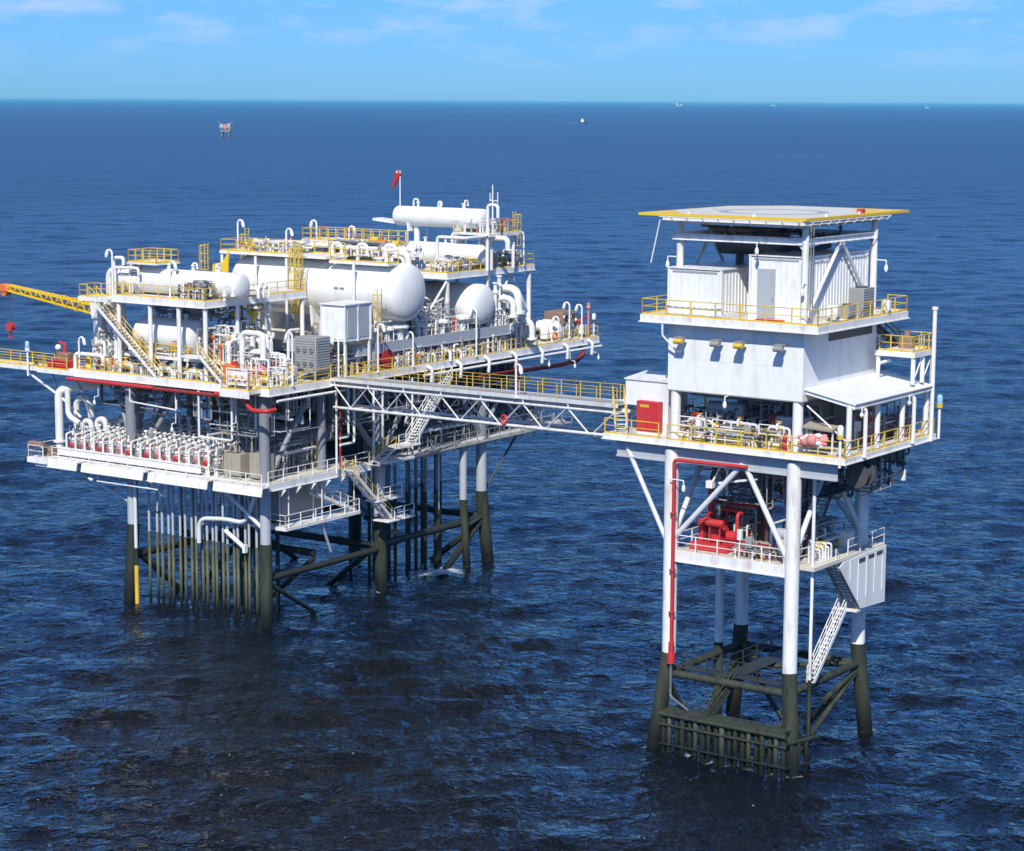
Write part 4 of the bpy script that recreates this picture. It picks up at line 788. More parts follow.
# low gallery between the near legs
part('low_gallery', MB().box((1.4, -1.1, 8.4), (11.6, .2, 8.55)).box((1.35, -1.15, 8.3), (11.6, -1.09, 8.57)).box((1.35, -1.08, 8.3), (1.41, 4.2, 8.57)).box((1.42, .21, 8.4), (2.6, 4.2, 8.55)), 'white', P_)
railpart(P_, [(1.45, 4.2, 8.55), (1.45, -1.0, 8.55), (11.6, -1.0, 8.55)], 'white', toe=False, sp=2.0)
for u in (2, 6.5, 11):
    for v in (-.9, .1): part('hanger', MB().cyl((u, v, 8.5), (u, v, 12.2), .06, 6), 'white', P_)
brace(P_, (6.4, -.9, 8.3), (8.4, -.3, 5.3), .13, 'legpaint'); stair(P_, (6.0, -.3, 10.9), (11.5, -.3, 8.6), .8, 'white', 'white')
part('gallery_tank', MB().cbox((3.2, .9, 8.7), (9.0, 4.4, 12.0), .1), 'grey', P_)
# pink... machinery between the decks, in the platform's own shade
def machine_house(label, u0, u1, v0, v1, z0, z1, mat='grey'):
    t = thing('machinery_module', label, 'machinery', LF, ((u0+u1)/2, (v0+v1)/2, z0))
    part('casing', MB().cbox((u0, v0, z0), (u1, v1, z1), .08), mat, t); g = MB(); n = max(2, int((u1-u0)/1.5))
    for i in range(n): u = u0+(u1-u0)*(i+.5)/n; g.box((u-.06, v0-.1, z0), (u+.06, v0-.002, z1))
    part('stiffener', g, mat, t); part('louvre', MB().louvers((u0+.6, v0-.06, z0+1), (u0+(u1-u0)*.4, v0-.002, z1-.8), 10, 1), 'dark', t)
    part('duct', MB().tube([(u1-1, v0-.3, z0+.4), (u1-1, v0-.3, z1-.6), (u1-1, v0+1, z1+.4)], .22, 10).tube([(u0+(u1-u0)*.6, v0-.25, z0+.2), (u0+(u1-u0)*.6, v0-.25, z0+1.8), (u1-2, v0-.25, z0+1.8), (u1-2, v0-.25, z0+.2)], .14, 8), mat, t); return t
LQ = LZ-.2
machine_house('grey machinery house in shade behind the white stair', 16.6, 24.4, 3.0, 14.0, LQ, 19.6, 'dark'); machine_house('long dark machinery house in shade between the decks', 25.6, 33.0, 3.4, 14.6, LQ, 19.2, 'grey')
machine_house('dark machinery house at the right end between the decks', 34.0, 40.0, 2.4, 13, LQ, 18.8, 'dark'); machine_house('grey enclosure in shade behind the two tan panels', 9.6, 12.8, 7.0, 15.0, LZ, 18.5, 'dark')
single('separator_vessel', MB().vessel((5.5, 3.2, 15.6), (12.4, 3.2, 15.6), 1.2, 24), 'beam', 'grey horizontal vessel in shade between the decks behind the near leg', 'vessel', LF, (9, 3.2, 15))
single('deluge_riser', MB().tube([(9.6, -.5, LZ), (9.6, -.5, 20.2)], .1, 8), 'deepred', 'dark red upright pipe in shade between the two decks', 'pipe', LF, (9.6, -.5, LZ))
# ---- big tanks
def vessel(name, label, p, q, r, mat='vessel', saddles=(.2, .8), zs=None, nozzles=3, n=44, cat='tank', mark=False, head=.4):
    p, q = V(p), V(q); t = thing(name, label, cat, LF, tuple((p+q)/2-Vector((0, 0, r))))
    part('shell', MB().vessel(p, q, r, n, head), mat, t); d = (q-p).normalized(); Ln = (q-p).length; sd_ = Vector((0, 0, 1)).cross(d)
    for f in saddles:
        c = p+d*(Ln*f); g = MB(); zb = zs if zs is not None else c.z-r*1.35
        g.plate([c+sd_*(r*.82)+Vector((0, 0, -r*.5)), c-sd_*(r*.82)+Vector((0, 0, -r*.5)), Vector((c.x, c.y, zb))-sd_*(r*.7), Vector((c.x, c.y, zb))+sd_*(r*.7)], .3)
        part('saddle', g, 'white', t)
    for i in range(nozzles):
        c = p+d*(Ln*(i+1)/(nozzles+1))+Vector((0, 0, r*.96)); part('nozzle', MB().cyl(c, c+Vector((0, 0, .45)), r*.12, 12).flange(c+Vector((0, 0, .45)), (0, 0, 1), r*.2, .1), mat, t)
    g = MB()
    for f in (.12, .37, .63, .88): g.rev(p+d*(Ln*f-.02), d, [(0, r*.9), (.001, r+.012), (.04, r+.012), (.041, r*.9)], n)
    part('weld_band', g, mat, t); return t
T3 = vessel('storage_tank', 'largest white horizontal tank in the middle of the processing platform', (18.4, 18.6, 27.75), (18.4, -2.2, 27.75), 2.65, zs=23.4, saddles=(.16, .5, .86), nozzles=4)
g = MB()
for i in range(7):
    if i != 3: v = 5.05-i*.17; g.box((18.4-2.672, v-.055, 27.9), (18.4-2.655, v+.055, 28.1))
part('tank_marking', g, 'dark', T3)
vessel('storage_tank', 'white horizontal tank with round end below the upper right deck', (31, 17, 25.7), (31, -1.4, 25.7), 1.95, zs=23.4, nozzles=2)
vessel('separator_vessel', 'white horizontal vessel on the upper right deck beside the yellow rail', (32.4, 9.6, 30.35), (32.4, -.5+.2, 30.35), 1.0, zs=28.9, cat='vessel')
vessel('separator_vessel', 'topmost slim white vessel on stilts beside the windsock', (33, 11.2, 33.75), (33, .2, 33.75), .98, zs=32.3, saddles=(.2, .75), cat='vessel')
V1t = vessel('separator_vessel', 'long slim white vessel on the upper front deck at the left', (2.2, 18.8, 29.1), (2.2, 4.0, 29.1), 1.12, zs=27.9, cat='vessel', nozzles=4)
vessel('separator_vessel', 'short white vessel on the low ledge behind the long yellow-railed stair', (2.4, 16.6, 24.35), (2.4, 9.2, 24.35), 1.5, zs=22.62, cat='vessel')
vessel('knockout_drum', 'small white drum behind the white posts near the short stair', (2.9, 6.6, 24.0), (2.9, 4.9, 24.0), .95, zs=22.62, saddles=(.5,), nozzles=1, cat='vessel')
vessel('storage_tank', 'white tank half hidden behind the largest tank on the left', (25, 19.5, 27.0), (25, 15.2, 27.0), 1.4, zs=23.4, nozzles=1)
part('saddle_post', MB().cyl((33, 3.4, 28.9), (33, 3.4, 32.9), .5, 14).cyl((33, 8.6, 28.9), (33, 8.6, 32.9), .3, 14), 'white', P_)
part('cantilever_beam', MB().plate([(33, 11.2, 32.9), (33, 14.2, 33.15), (34.6, 14.2, 33.15), (34.6, 11.2, 32.9)], .25), 'white', P_)
# end pipework of vessels
single('vessel_end_pipe', MB().tube([(2.2, 18.9, 22.5), (2.2, 20.2, 22.5), (2.2, 20.2, 29.8), (2.2, 18.4, 29.8)], .34, 12, bend=1.2), 'pipe', 'thick white pipe looping over the left end of the upper front vessel', 'pipe', LF, (2.2, 20.2, 22.5))
for i, (u, v, z1, r, v2) in enumerate(((1.2, 18.6, 31.0, .17, 17.4), (.6, 17.9, 30.2, .14, 15.0), (2.9, 19.3, 26.8, .26, 19.3), (3.6, 20.0, 25.6, .3, 20.0), (1.6, 20.9, 26.2, .2, 20.9), (3.2, 21.0, 24.8, .22, 21.0))):
    single('standpipe', MB().tube([(u, v, DZ), (u, v, z1), (u, v2-.01, z1+.05), (u, v2-.02, z1-.6)] if v2 != v else [(u, v, DZ), (u, v, z1)], r, 10).flange((u, v, DZ+1.2), (0, 0, 1), r*1.8, .16).flange((u, v, DZ+3), (0, 0, 1), r*1.7, .14), 'pipe',
           ['tall white standpipe bent over the left end of the upper vessel', 'second tall white standpipe bent right at the vessel end', 'stout straight white standpipe behind the stair head', 'stoutest straight white standpipe between crane and stair', 'straight white standpipe nearest the crane pedestal', 'short straight white standpipe at the crane foot'][i], 'pipe', LF, (u, v, DZ))
# ---- yellow caged ladders
def caged(u, v, z0, z1, out, label, wide=.5):
    t = thing('caged_ladder', label, 'ladder', LF, (u, v, z0)); part('rungs', MB().ladder((u, v, z0), z1+1, out, wide), 'yellow', t); part('safety_cage', MB().cage((u, v, z0), z0+2.2, z1+1, out, .42), 'yellow', t); return t
caged(15.0, 9.0, 23.4, 30.9, (-1, 0, 0), 'tall yellow caged ladder against the middle of the largest tank'); caged(14.6, 8.1, 23.4, 30.9, (-1, 0, 0), 'second tall yellow caged ladder right beside the first on the largest tank')
caged(14.4, -1.2, 23.4, 27.4, (-1, 0, 0), 'short yellow caged ladder near the round end of the largest tank'); caged(36.6, -.6, 28.9, 33.4, (0, -1, 0), 'yellow caged ladder between the two upper right decks')
caged(20.0, 19.4, 27, 31.8, (-1, 0, 0), 'yellow ladder standing at the left end of the tank walkway'); caged(14.0, 19.2, 27, 30.6, (-1, 0, 0), 'yellow ladder frame beside the orange shield behind the slim vessel')
single('shield_panel', MB().plate([(14.0, 18.6, 28.3), (14.0, 16.6, 28.3), (14.0, 16.4, 31.0), (14.0, 17.2, 29.9), (14.0, 18.4, 29.7)], .12), 'yellowdeck', 'orange-yellow sheet shield behind the long slim vessel', 'shield', LF, (14, 17.6, 28.3))
# ---- crane
cr = thing('deck_crane', 'yellow lattice boom crane reaching left over the sea with red hook', 'crane', LF, (3.0, 22.3, DZ))
part('pedestal', MB().cyl((3, 22.3, DZ), (3, 22.3, 25.2), .62, 20).cyl((3, 22.3, 25.2), (3, 22.3, 25.5), .8, 20).cyl((3, 22.3, 22.3), (3, 22.3, 22.5), .75, 20), 'pipe', cr)
part('slew_house', MB().cbox((2.3, 21.0, 25.5), (3.7, 22.9, 26.7), .1), 'white', cr)
a = Vector((3, 22.9, 26.0)); b = Vector((3, 34.2, 27.35)); g = MB(); n = 16
def bm(t, su, sz):
    k = (1-.55*t) if t > .12 else .7+.3*t/.12; c = a.lerp(b, t); return c+Vector((su*.5*k, 0, sz*.55*k))
for su in (-1, 1):
    for sz in (-1, 1): g.beam(bm(0, su, sz), bm(1, su, sz), .16, .16)
for i in range(n):
    t0, t1 = i/n, (i+1)/n
    for su in (-1, 1): g.beam(bm(t0, su, -1 if i % 2 else 1), bm(t1, su, 1 if i % 2 else -1), .08, .08)
    for sz in (-1, 1): g.beam(bm(t0, -1 if i % 2 else 1, sz), bm(t1, 1 if i % 2 else -1, sz), .08, .08)
part('boom', g, 'yellowdeck', cr); part('boom_tip', MB().cbox((2.6, 34.1, 27.0), (3.4, 35.2, 27.7), .1).cyl((2.7, 34.7, 26.95), (3.3, 34.7, 26.95), .4, 16), 'orange', cr)
part('hoist_rope', MB().cyl((2.9, 34.2, 27.2), (2.9, 34.2, 23.9), .035, 5).cyl((3.1, 34.2, 27.2), (3.1, 34.2, 23.9), .035, 5), 'dark', cr)
hk = part('hook_block', MB().cbox((2.8, 33.85, 23.3), (3.2, 34.55, 24.0), .08).cyl((2.75, 34.2, 23.65), (3.25, 34.2, 23.65), .42, 14), 'red', cr); part('hook', MB().tube([(3, 34.2, 23.35), (3, 34.2, 23.0), (3, 34.5, 22.75), (3, 34.2, 22.5), (3, 33.95, 22.7)], .07, 8, bend=.15), 'red', hk)
# ---- wing equipment
eg = thing('emergency_pump', 'red-based pump unit on the left wing platform behind yellow rails', 'pump', LF, (.1, 24.2, 20.75)); part('base_tank', MB().cbox((-.8, 22.9, 20.78), (.8, 25.4, 21.5), .05), 'red', eg); part('engine', MB().cbox((-.4, 23.2, 21.5), (.5, 24.4, 22.2), .1).cyl((.2, 24.8, 21.5), (.2, 24.8, 22.3), .28, 12), 'brown', eg); part('exhaust', MB().tube([(0, 23.8, 22.2), (0, 23.8, 23.0), (0, 24.5, 23.1)], .14, 8), 'red', eg); part('air_filter', MB().sphere((0, 24.7, 22.6), .3, 10), 'white', eg)
lantern(LF, -.7, 28.0, 19.8, 2.3, 'bluelens', 'white', 'white navigation lantern on a post along the left wing walkway')
single('hose_cone', MB().rev((.4, 21.2, 20.9), (0, 0, 1), [(0, .45), (.1, .4), (1.5, .12), (1.7, .05)], 12), 'yellow', 'yellow cone-shaped cover beside the left wing platform', 'cover', LF, (.4, 21.2, 20.9))
single('gooseneck_pipe', MB().tube([(-.5, 22.0, 20.9), (-.5, 22.0, 22.3), (-.5, 18.5, 22.3), (-.5, 18.5, 21.5)], .2, 10, bend=.5), 'pipe', 'white gooseneck pipe at the left end of the main deck edge', 'pipe', LF, (-.5, 22, 20.9))
single('fire_main', MB().tube([(-1.3, 22.3, 20.05), (-1.3, 11.6, 20.05)], .17, 10).flange((-1.3, 17, 20.05), (0, 1, 0), .26, .1), 'red', 'bright red pipe under the left half of the main deck edge', 'pipe', LF, (-1.3, 17, 20))
single('fire_main', MB().tube([(-1.3, 11.5, 20.0), (-1.3, 2.8, 20.0)], .15, 10), 'deepred', 'dark red pipe under the middle of the main deck edge', 'pipe', LF, (-1.3, 7, 20))
single('fire_main', MB().tube([(-1.3, 4.4, 20.15), (-1.3, 1.6, 20.15), (-1.9, .4, 19.9), (-2.2, -.4, 19.2), (-2.2, -2.2, 19.25), (-1.2, -2.3, 19.3)], .19, 10, bend=.5), 'red', 'bright red bent pipe below the projecting corner bay', 'pipe', LF, (-1.5, 0, 19.6))
single('fire_main', MB().tube([(30, -1.2, 18.8), (44, -1.3, 18.6), (47.4, -1.3, 18.8), (48.6, -1.3, 19.6), (48.6, -.5, 20.2)], .22, 10), 'deepred', 'dark red pipe slung under the right end of the main deck', 'pipe', LF, (38, -1.2, 18.8))
single('fire_valve', MB().cyl((36.4, -1.25, 17.2), (36.4, -1.25, 19.8), .22, 10).sphere((36.4, -1.25, 18.8), .42, 10).flange((36.4, -1.25, 18.0), (0, 0, 1), .4), 'red', 'red valve on the dark red pipe above the bridge rail', 'valve', LF, (36.4, -1.25, 18))
# ---- cabins and cabinets
cb = thing('switchgear_cabin', 'white panelled cabin on legs in front of the largest tank', 'cabin', LF, (11, 0, DZ)); part('body', MB().box((9.4, -1.3, 24.0), (13.0, 1.3, 27.2)), 'wall', cb)
for u, v in ((9.5, -1.2), (9.5, 1.2), (12.9, -1.2), (12.9, 1.2)): part('leg', MB().box((u-.1, v-.1, DZ), (u+.1, v+.1, 23.998)), 'white', cb)
part('door', MB().box((9.35, .05, 24.2), (9.397, 1.2, 26.9)), 'wall', cb); part('door', MB().box((9.35, -1.2, 24.2), (9.397, 0, 26.9)), 'wall', cb)
for a, b in ((9.7, 11.0), (11.3, 12.7)): part('side_panel', MB().box((a, -1.35, 24.3), (b, -1.303, 26.9)), 'greyblue', cb)
for u, v in ((9.36, -1.34), (11.15, -1.36), (9.36, 1.34), (12.98, -1.34)): part('corner_trim', MB().box((u-.09, v-.05, 23.95), (u+.09, v+.05, 27.25)), 'white', cb)
part('roof', MB().box((9.2, -1.45, 27.205), (13.2, 1.5, 27.3)), 'white', cb)
rd = thing('radiator_cooler', 'large grey finned cooler block by the rail left of the white cabin', 'cooler', LF, (6.3, 0, DZ)); part('casing', MB().cbox((5.4, -1.25, DZ+.7), (7.4, 1.2, 24.7), .05), 'grey', rd); part('fins', MB().louvers((5.35, -1.15, DZ+.9), (5.398, 1.1, 24.5), 12, 0), 'greyblue', rd); part('side_fins', MB().louvers((5.6, -1.3, DZ+.9), (7.2, -1.252, 24.5), 12, 1), 'greyblue', rd)
for k in range(3):
    for zz in (22.4, 23.6): part('fan_hub', MB().cyl((5.34, -.8+k*.75, zz), (5.28, -.8+k*.75, zz), .22, 12), 'chrome', rd)
for u, v in ((5.5, -1.1), (5.5, 1.05), (7.3, -1.1), (7.3, 1.05)): part('leg', MB().box((u-.1, v-.1, DZ), (u+.1, v+.1, DZ+.69)), 'grey', rd)
part('header_pipe', MB().tube([(5.0, 1.5, DZ), (5.0, 1.5, 25.2), (6.4, 1.5, 25.2)], .14, 8), 'pipe', rd)
panel(LF, 13.4, -.95, DZ, .9, 1.5, .5, 'grey', 'grey cabinet beside the red hose reel on the main deck edge')
hr = thing('hose_reel', 'bright red hose reel at the main deck rail above the bridge', 'hose reel', LF, (15.6, -.8, DZ)); part('drum', MB().cyl((15.6, -1.15, DZ+.95), (15.6, -.45, DZ+.95), .8, 22), 'red', hr)
for v in (-1.22, -.42): part('flange', MB().cyl((15.6, v, DZ+.95), (15.6, v+.04, DZ+.95), .95, 22), 'red', hr)
for u in (15.0, 16.2): part('stand', MB().box((u-.1, -1.25, DZ), (u+.1, -.35, DZ+1)), 'red', hr)
hw = thing('fire_box', 'orange-red fire box at the foot of the short stair', 'fire box', LF, (-.2, 3.4, DZ)); part('body', MB().cbox((-.7, 2.7, DZ+.2), (.1, 4.0, DZ+1.7), .05), 'orange', hw); part('lid', MB().cyl((-.3, 3.0, DZ+1.7), (-.3, 3.0, DZ+2.0), .3, 12), 'red', hw); part('foot', MB().box((-.6, 2.8, DZ), (0, 3.9, DZ+.198)), 'dark', hw)
ib = thing('instrument_frame', 'white instrument frame with small dials in the projecting corner bay', 'instrument rack', LF, (-1.8, 1.0, 20.85)); part('frame', MB().beam((-2.2, 2.2, 20.85), (-2.2, 2.2, 22.6), .1).beam((-2.2, -.1, 20.85), (-2.2, -.1, 22.6), .1).beam((-2.2, 2.2, 22.6), (-2.2, -.1, 22.6), .1).box((-2.1, -.05, 21.2), (-2.0, 2.15, 22.4)), 'white', ib)
g = MB()
for k in range(6): g.cyl((-2.1, .2+k*.34, 21.6+.35*(k % 2)), (-2.18, .2+k*.34, 21.6+.35*(k % 2)), .12, 10)
part('dial', g, 'pink', ib)
# ---- pumps and small skids along the front edge
def pump(fr, u, v, z, mat, label, s=1.0, group=None):
    t = thing('pump', label, 'pump', fr, (u, v, z), group)
    part('motor', MB().rev((u, v, z+.9*s), (0, 1, 0), [(0, .1*s), (.02, .34*s), (.1*s, .38*s), (.9*s, .38*s), (1.0*s, .2*s)], 16), mat, t); part('casing', MB().cyl((u-.22*s, v-.5*s, z+.9*s), (u+.22*s, v-.5*s, z+.9*s), .52*s, 18).cyl((u, v-.5*s, z+.9*s), (u, v-.02, z+.9*s), .12*s, 8), mat, t)
    part('discharge_pipe', MB().tube([(u, v-.5*s, z+1.3*s), (u, v-.5*s, z+2.0*s), (u+.9*s, v-.5*s, z+2.0*s), (u+.9*s, v-.5*s, z)], .13*s, 8).flange((u, v-.5*s, z+1.6*s), (0, 0, 1), .24*s), 'pipe', t); part('base', MB().box((u-.5*s, v-1.0*s, z), (u+.5*s, v+1.1*s, z+.3*s)).box((u-.3*s, v-.1*s, z+.3*s), (u+.3*s, v+.9*s, z+.55*s)), 'grey', t); return t
pump(LF, 1.3, 2.0, DZ, 'pink', 'faded red pump behind the projecting corner bay', 1.15); pump(LF, 2.8, .6, DZ, 'white', 'white pump left of the large grey cooler block'); pump(LF, 6.9, -.3, DZ, 'brown', 'rusty brown pump between grey cooler and bridge head', .9)
pump(LF, 1.0, 14.6, DZ, 'tan', 'tan pump under the low ledge at the left', .8); pump(LF, 1.0, 17.6, DZ, 'brown', 'brown pump at the left end of the main deck edge', .8); pump(LF, 17.6, .4, DZ, 'brown', 'rusty brown pump right of the red hose reel', .9)
def valve_set(fr, u, v, z, mat, label, s=1., group=None, name='valve'):
    """flanged valve on a short pipe bend with a handwheel"""
    t = thing(name, label, 'valve', fr, (u, v, z), group)
    part('pipe_spool', MB().tube([(u-.1, v+.8*s, z), (u-.1, v+.8*s, z+.75*s), (u-.1, v-.8*s, z+.75*s), (u-.1, v-.8*s, z)], .13*s, 8).flange((u-.1, v+.35*s, z+.75*s), (0, 1, 0), .26*s).flange((u-.1, v-.35*s, z+.75*s), (0, 1, 0), .26*s), 'pipe', t)
    b = part('valve_body', MB().sphere((u-.1, v, z+.75*s), .27*s, 12).cyl((u-.1, v, z+.8*s), (u-.1, v, z+1.35*s), .09*s, 8).flange((u-.1, v, z+1.05*s), (0, 0, 1), .2*s), mat, t); part('handwheel', MB().wheel((u-.1, v, z+1.38*s), (0, 0, 1), .3*s), mat, b); return t
rows = [('front edge, under the low ledge', [(.1, 16.2), (.2, 13.6), (.1, 11.4), (.1, 9.8), (.2, 8.0)]), ('near corner', [(.4, 5.6), (.8, 4.4), (2.0, 3.2), (3.4, 2.2), (.4, .2), (2.4, -1.0)]), ('deck edge above the bridge', [(16.8, -.5), (18.8, -.4), (20.8, -.6), (22.8, -.4), (24.8, -.6), (26.8, -.5), (28.8, -.5), (30.8, -.4), (32.6, -.4)]), ('right-hand end of the main deck', [(33.2, 1.2), (34.6, .6), (36.0, 1.4), (37.2, .4), (38.4, 1.6), (45.6, .4), (47.0, 2.6)])]
cols = ['pipe', 'yellow', 'red', 'pipe', 'yellow', 'pipe', 'orange', 'pipe', 'grey']; first = {}
words = {'pipe': 'white', 'yellow': 'yellow', 'red': 'red', 'orange': 'orange', 'grey': 'grey'}
for place, pts in rows:
    for i, (u, v) in enumerate(pts):
        m = cols[(i*2+len(place)) % 9]; s = .8+.45*rnd.random(); lab = f'{words[m]} handwheel valve, {ORD[i]} from the left, {place}'
        if m in first: dup(first[m], LF, (u, v, DZ), lab, rnd.choice((0, 0, PI/2)), scale=s)
        else: first[m] = valve_set(LF, u, v, DZ, m, lab, 1, 'handwheel valves on the main deck')
# ---- mushroom vents on the tank deck edge
mv = None
for i, (u, v, z, h) in enumerate(((14.2, -.3, 23.4, 1.1), (16.8, -.2, 23.4, 1.1), (18.4, -.5, 23.4, 1.6), (22.4, -.3, 23.4, 1.3), (25.0, -.3, 23.4, 1.5), (28.4, -.3, 23.4, 1.2))):
    lab = f'white mushroom-shaped vent, {ORD[i]} from the left in front of the tanks'
    if mv is None:
        mv = thing('mushroom_vent', lab, 'vent', LF, (u, v, z), 'mushroom vents on the tank deck'); part('cap', MB().rev((u, v, z+1.0), (0, 0, 1), [(0, .7), (.12, .82), (.35, .8), (.5, .3)], 20), 'white', mv); part('stem', MB().cyl((u, v, z), (u, v, z+1.02), .3, 14), 'pipe', mv)
    else: dup(mv, LF, (u, v, z), lab, scale=.8+.1*(i % 3))
# ---- pipe racks and gooseneck pipes scattered over the decks
def rack(label, u0, v0, u1, v1, z, n, r, mat='pipe', sp=.34, h=.0):
    t = thing('pipe_rack', label, 'pipe rack', LF, ((u0+u1)/2, (v0+v1)/2, z)); d = Vector((u1-u0, v1-v0, 0)); d.normalize(); s = Vector((-d.y, d.x, 0)); g = MB(); f = MB()
    for k in range(n):
        o = s*(k-(n-1)/2)*sp; zz = z+h+.2+.02*(k % 3); a = Vector((u0, v0, zz))+o; b = Vector((u1, v1, zz))+o; rr = r*(.7+.5*rnd.random())
        g.tube([a+Vector((0, 0, -.2-h)), a, b, b+Vector((0, 0, .5 if k % 2 else -.2-h))], rr, 7)
        for q in (.25, .5, .75):
            if rnd.random() < .6: g.flange(a.lerp(b, q+.04*k), d, rr*1.9, .09)
    part('pipework', g, mat, t); 
    sup = MB()
    for q in (.1, .5, .9):
        c = Vector((u0, v0, z)).lerp(Vector((u1, v1, z)), q); sup.beam(c+s*n*sp*.6+Vector((0, 0, h)), c-s*n*sp*.6+Vector((0, 0, h)), .12, .12)
        if h > .3:
            for sg in (-1, 1): sup.beam(c+s*n*sp*.55*sg, c+s*n*sp*.55*sg+Vector((0, 0, h)), .12, .12)
    part('support', sup, 'white', t); return t
rack('low pipe rack along the deck edge above the bridge', 15.5, .6, 34, .6, DZ, 5, .13, h=.5); rack('pipe rack under the tank deck, behind the first', 13, 1.8, 36, 1.8, DZ, 4, .16, h=1.2)
rack('pipe rack crossing the main deck behind the front rail at left', 1.2, 20.5, 1.2, 7.5, DZ, 5, .12, h=.3); rack('pipe rack on the upper front deck behind the slim vessel', 5.6, 16.6, 5.6, 4.8, 27.85, 5, .15, h=.6); rack('pipe rack on top of the largest tank', 20.4, 17.0, 20.4, -1.0, 30.9, 5, .16, h=.4)
rack('pipe rack behind the largest tank under the back walkway', 22.0, 14.0, 22.0, 0, 29.6, 5, .18, h=.4); rack('pipe rack along the upper right deck edge', 27.2, 11, 27.2, 1, 28.9, 4, .14, h=.35); rack('long pipe rack at the right end of the main deck', 33.6, 4.2, 47, 4.2, DZ, 6, .15, h=1.0); rack('pipe rack across the tank deck between the two largest tanks', 23, 12, 23, .5, 23.4, 5, .18, h=1.4)
rack('red-pipe rack behind the right-hand end equipment', 36, 8, 49.5, 8, DZ, 4, .12, 'deepred', h=2.0); rack('pipe rack below the upper front deck behind the ledge vessel', 6.2, 16.6, 6.2, 5, DZ, 6, .2, h=3.0)
gn = None; gi = 0
spots = [('on top of the largest tank', [(17.6, 3.8, 30.5, .9), (18.9, 1.6, 30.3, 1.1), (18.6, 14, 30.4, .8), (18.6, 7.6, 30.4, 1.0)]), ('above the topmost vessel', [(33, 9.0, 34.7, .5), (33, 6.0, 34.7, .4), (33, 2.8, 34.7, .5)]), ('at the foot of the upper right deck', [(34.2, -.2, 23.4, 1.8), (35.0, .4, 23.4, 2.4), (35.8, -.3, 23.4, 1.6), (36.9, .6, DZ, 2.2), (37.8, 0, DZ, 1.8), (38.9, .8, DZ, 1.5)]), ('near the white posts of the front deck', [(1.6, 6.8, DZ, 1.2), (2.6, 3.8, DZ, 1.7), (4.6, 3.0, DZ, 1.4), (3.4, 4.2, 22.6, 1.5)]), ('on the upper right deck', [(32.2, .4, 31.2, .6), (32.3, 3.8, 31.2, .7), (30.0, 3.0, 28.9, .9), (28.6, 6.0, 28.9, 1.0)]), ('on the long slim vessel', [(2.2, 7.2, 30.1, .5), (2.2, 10.0, 30.1, .5), (1.2, 5.4, 27.85, .9), (.6, 7.4, 27.85, .8)])]
for place, pts in spots:
    for i, (u, v, z, s) in enumerate(pts):
        lab = f'white gooseneck pipe, {ORD[i]} from the {"left" if pts[0][1] > pts[-1][1] or pts[0][0] < pts[-1][0] else "right"} {place}'
        if gn is None:
            gn = thing('gooseneck_pipe', lab, 'pipe', LF, (u, v, z), 'white gooseneck pipes'); part('bend', MB().tube([(u, v, z), (u, v, z+1.5), (u, v-1.1, z+1.5), (u, v-1.1, z+.5)], .17, 10, bend=.5), 'pipe', gn); part('flange', MB().flange((u, v, z+.5), (0, 0, 1), .3, .12), 'pipe', gn); part('flange', MB().flange((u, v-1.1, z+.55), (0, 0, 1), .3, .12), 'pipe', gn)
        else: dup(gn, LF, (u, v, z), lab, rnd.choice((0, 0, .0, PI/2)), scale=s)
# ---- right-hand end equipment
hx = thing('heat_exchanger', 'three white curved heat exchanger shells at the right end of the main deck', 'heat exchanger', LF, (44.6, 2.4, DZ))
for k in range(3): part('shell', MB().tube([(43.9+k*1.15, .6, DZ+.3), (43.9+k*1.15, .6, DZ+1.5), (43.9+k*1.15, 4.2, DZ+1.5), (43.9+k*1.15, 4.2, DZ+.3)], .5, 14, bend=.9), 'vessel', hx)
eb = thing('compressor_box', 'brown-grey boxed compressor beside the white curved shells', 'compressor', LF, (41.6, 2.4, DZ)); part('casing', MB().cbox((39.6, 1.4, DZ+.6), (41.8, 3.8, DZ+2.9), .06), 'tan', eb); part('side_panel', MB().box((39.8, 1.35, DZ+.9), (41.6, 1.397, DZ+2.5)), 'brown', eb); [part('leg', MB().box((u, v, DZ), (u+.3, v+.3, DZ+.598)), 'grey', eb) for u in (39.7, 41.4) for v in (1.5, 3.4)]
fc2 = thing('fin_fan_cooler', 'rusty steel twin cooler on legs near the right end rail', 'cooler', LF, (48.6, 1.6, DZ)); part('casing', MB().cbox((47.2, .6, DZ+1.3), (50.0, 2.9, DZ+2.7), .06), 'brown', fc2); part('fan_ring', MB().ring((47.9, .55, DZ+2.0), (0, 1, 0), .5, .08).ring((49.2, .55, DZ+2.0), (0, 1, 0), .5, .08), 'chrome', fc2); part('tube_bank', MB().cyl((47.4, .5, DZ+1.6), (49.8, .5, DZ+1.6), .1, 8).cyl((47.4, .5, DZ+2.45), (49.8, .5, DZ+2.45), .1, 8), 'chrome', fc2)
for u, v in ((47.3, .7), (49.9, .7), (47.3, 2.8), (49.9, 2.8)): part('leg', MB().box((u-.08, v-.08, DZ), (u+.08, v+.08, DZ+1.298)), 'tan', fc2)
single('life_ring', MB().ring((42.6, -1.5, DZ+.75), (0, 1, 0), .36, .1, 20, 8), 'orange', 'orange life ring hung on the rail below the white curved shells', 'life ring', LF, (42.6, -1.5, DZ+.75))
single('fire_monitor', MB().cyl((50.2, .5, DZ), (50.2, .5, DZ+1.7), .14, 10).cyl((50.2, .5, DZ+1.6), (50.2, -.3, DZ+2.1), .1, 8).sphere((50.2, .5, DZ+1.6), .24, 10), 'red', 'red fire monitor post near the right end corner', 'fire monitor', LF, (50.2, .5, DZ))
lantern(LF, 50.7, -1.0, DZ, 1.5, 'lamp', 'dark', 'white lantern on the farthest right corner of the processing platform')
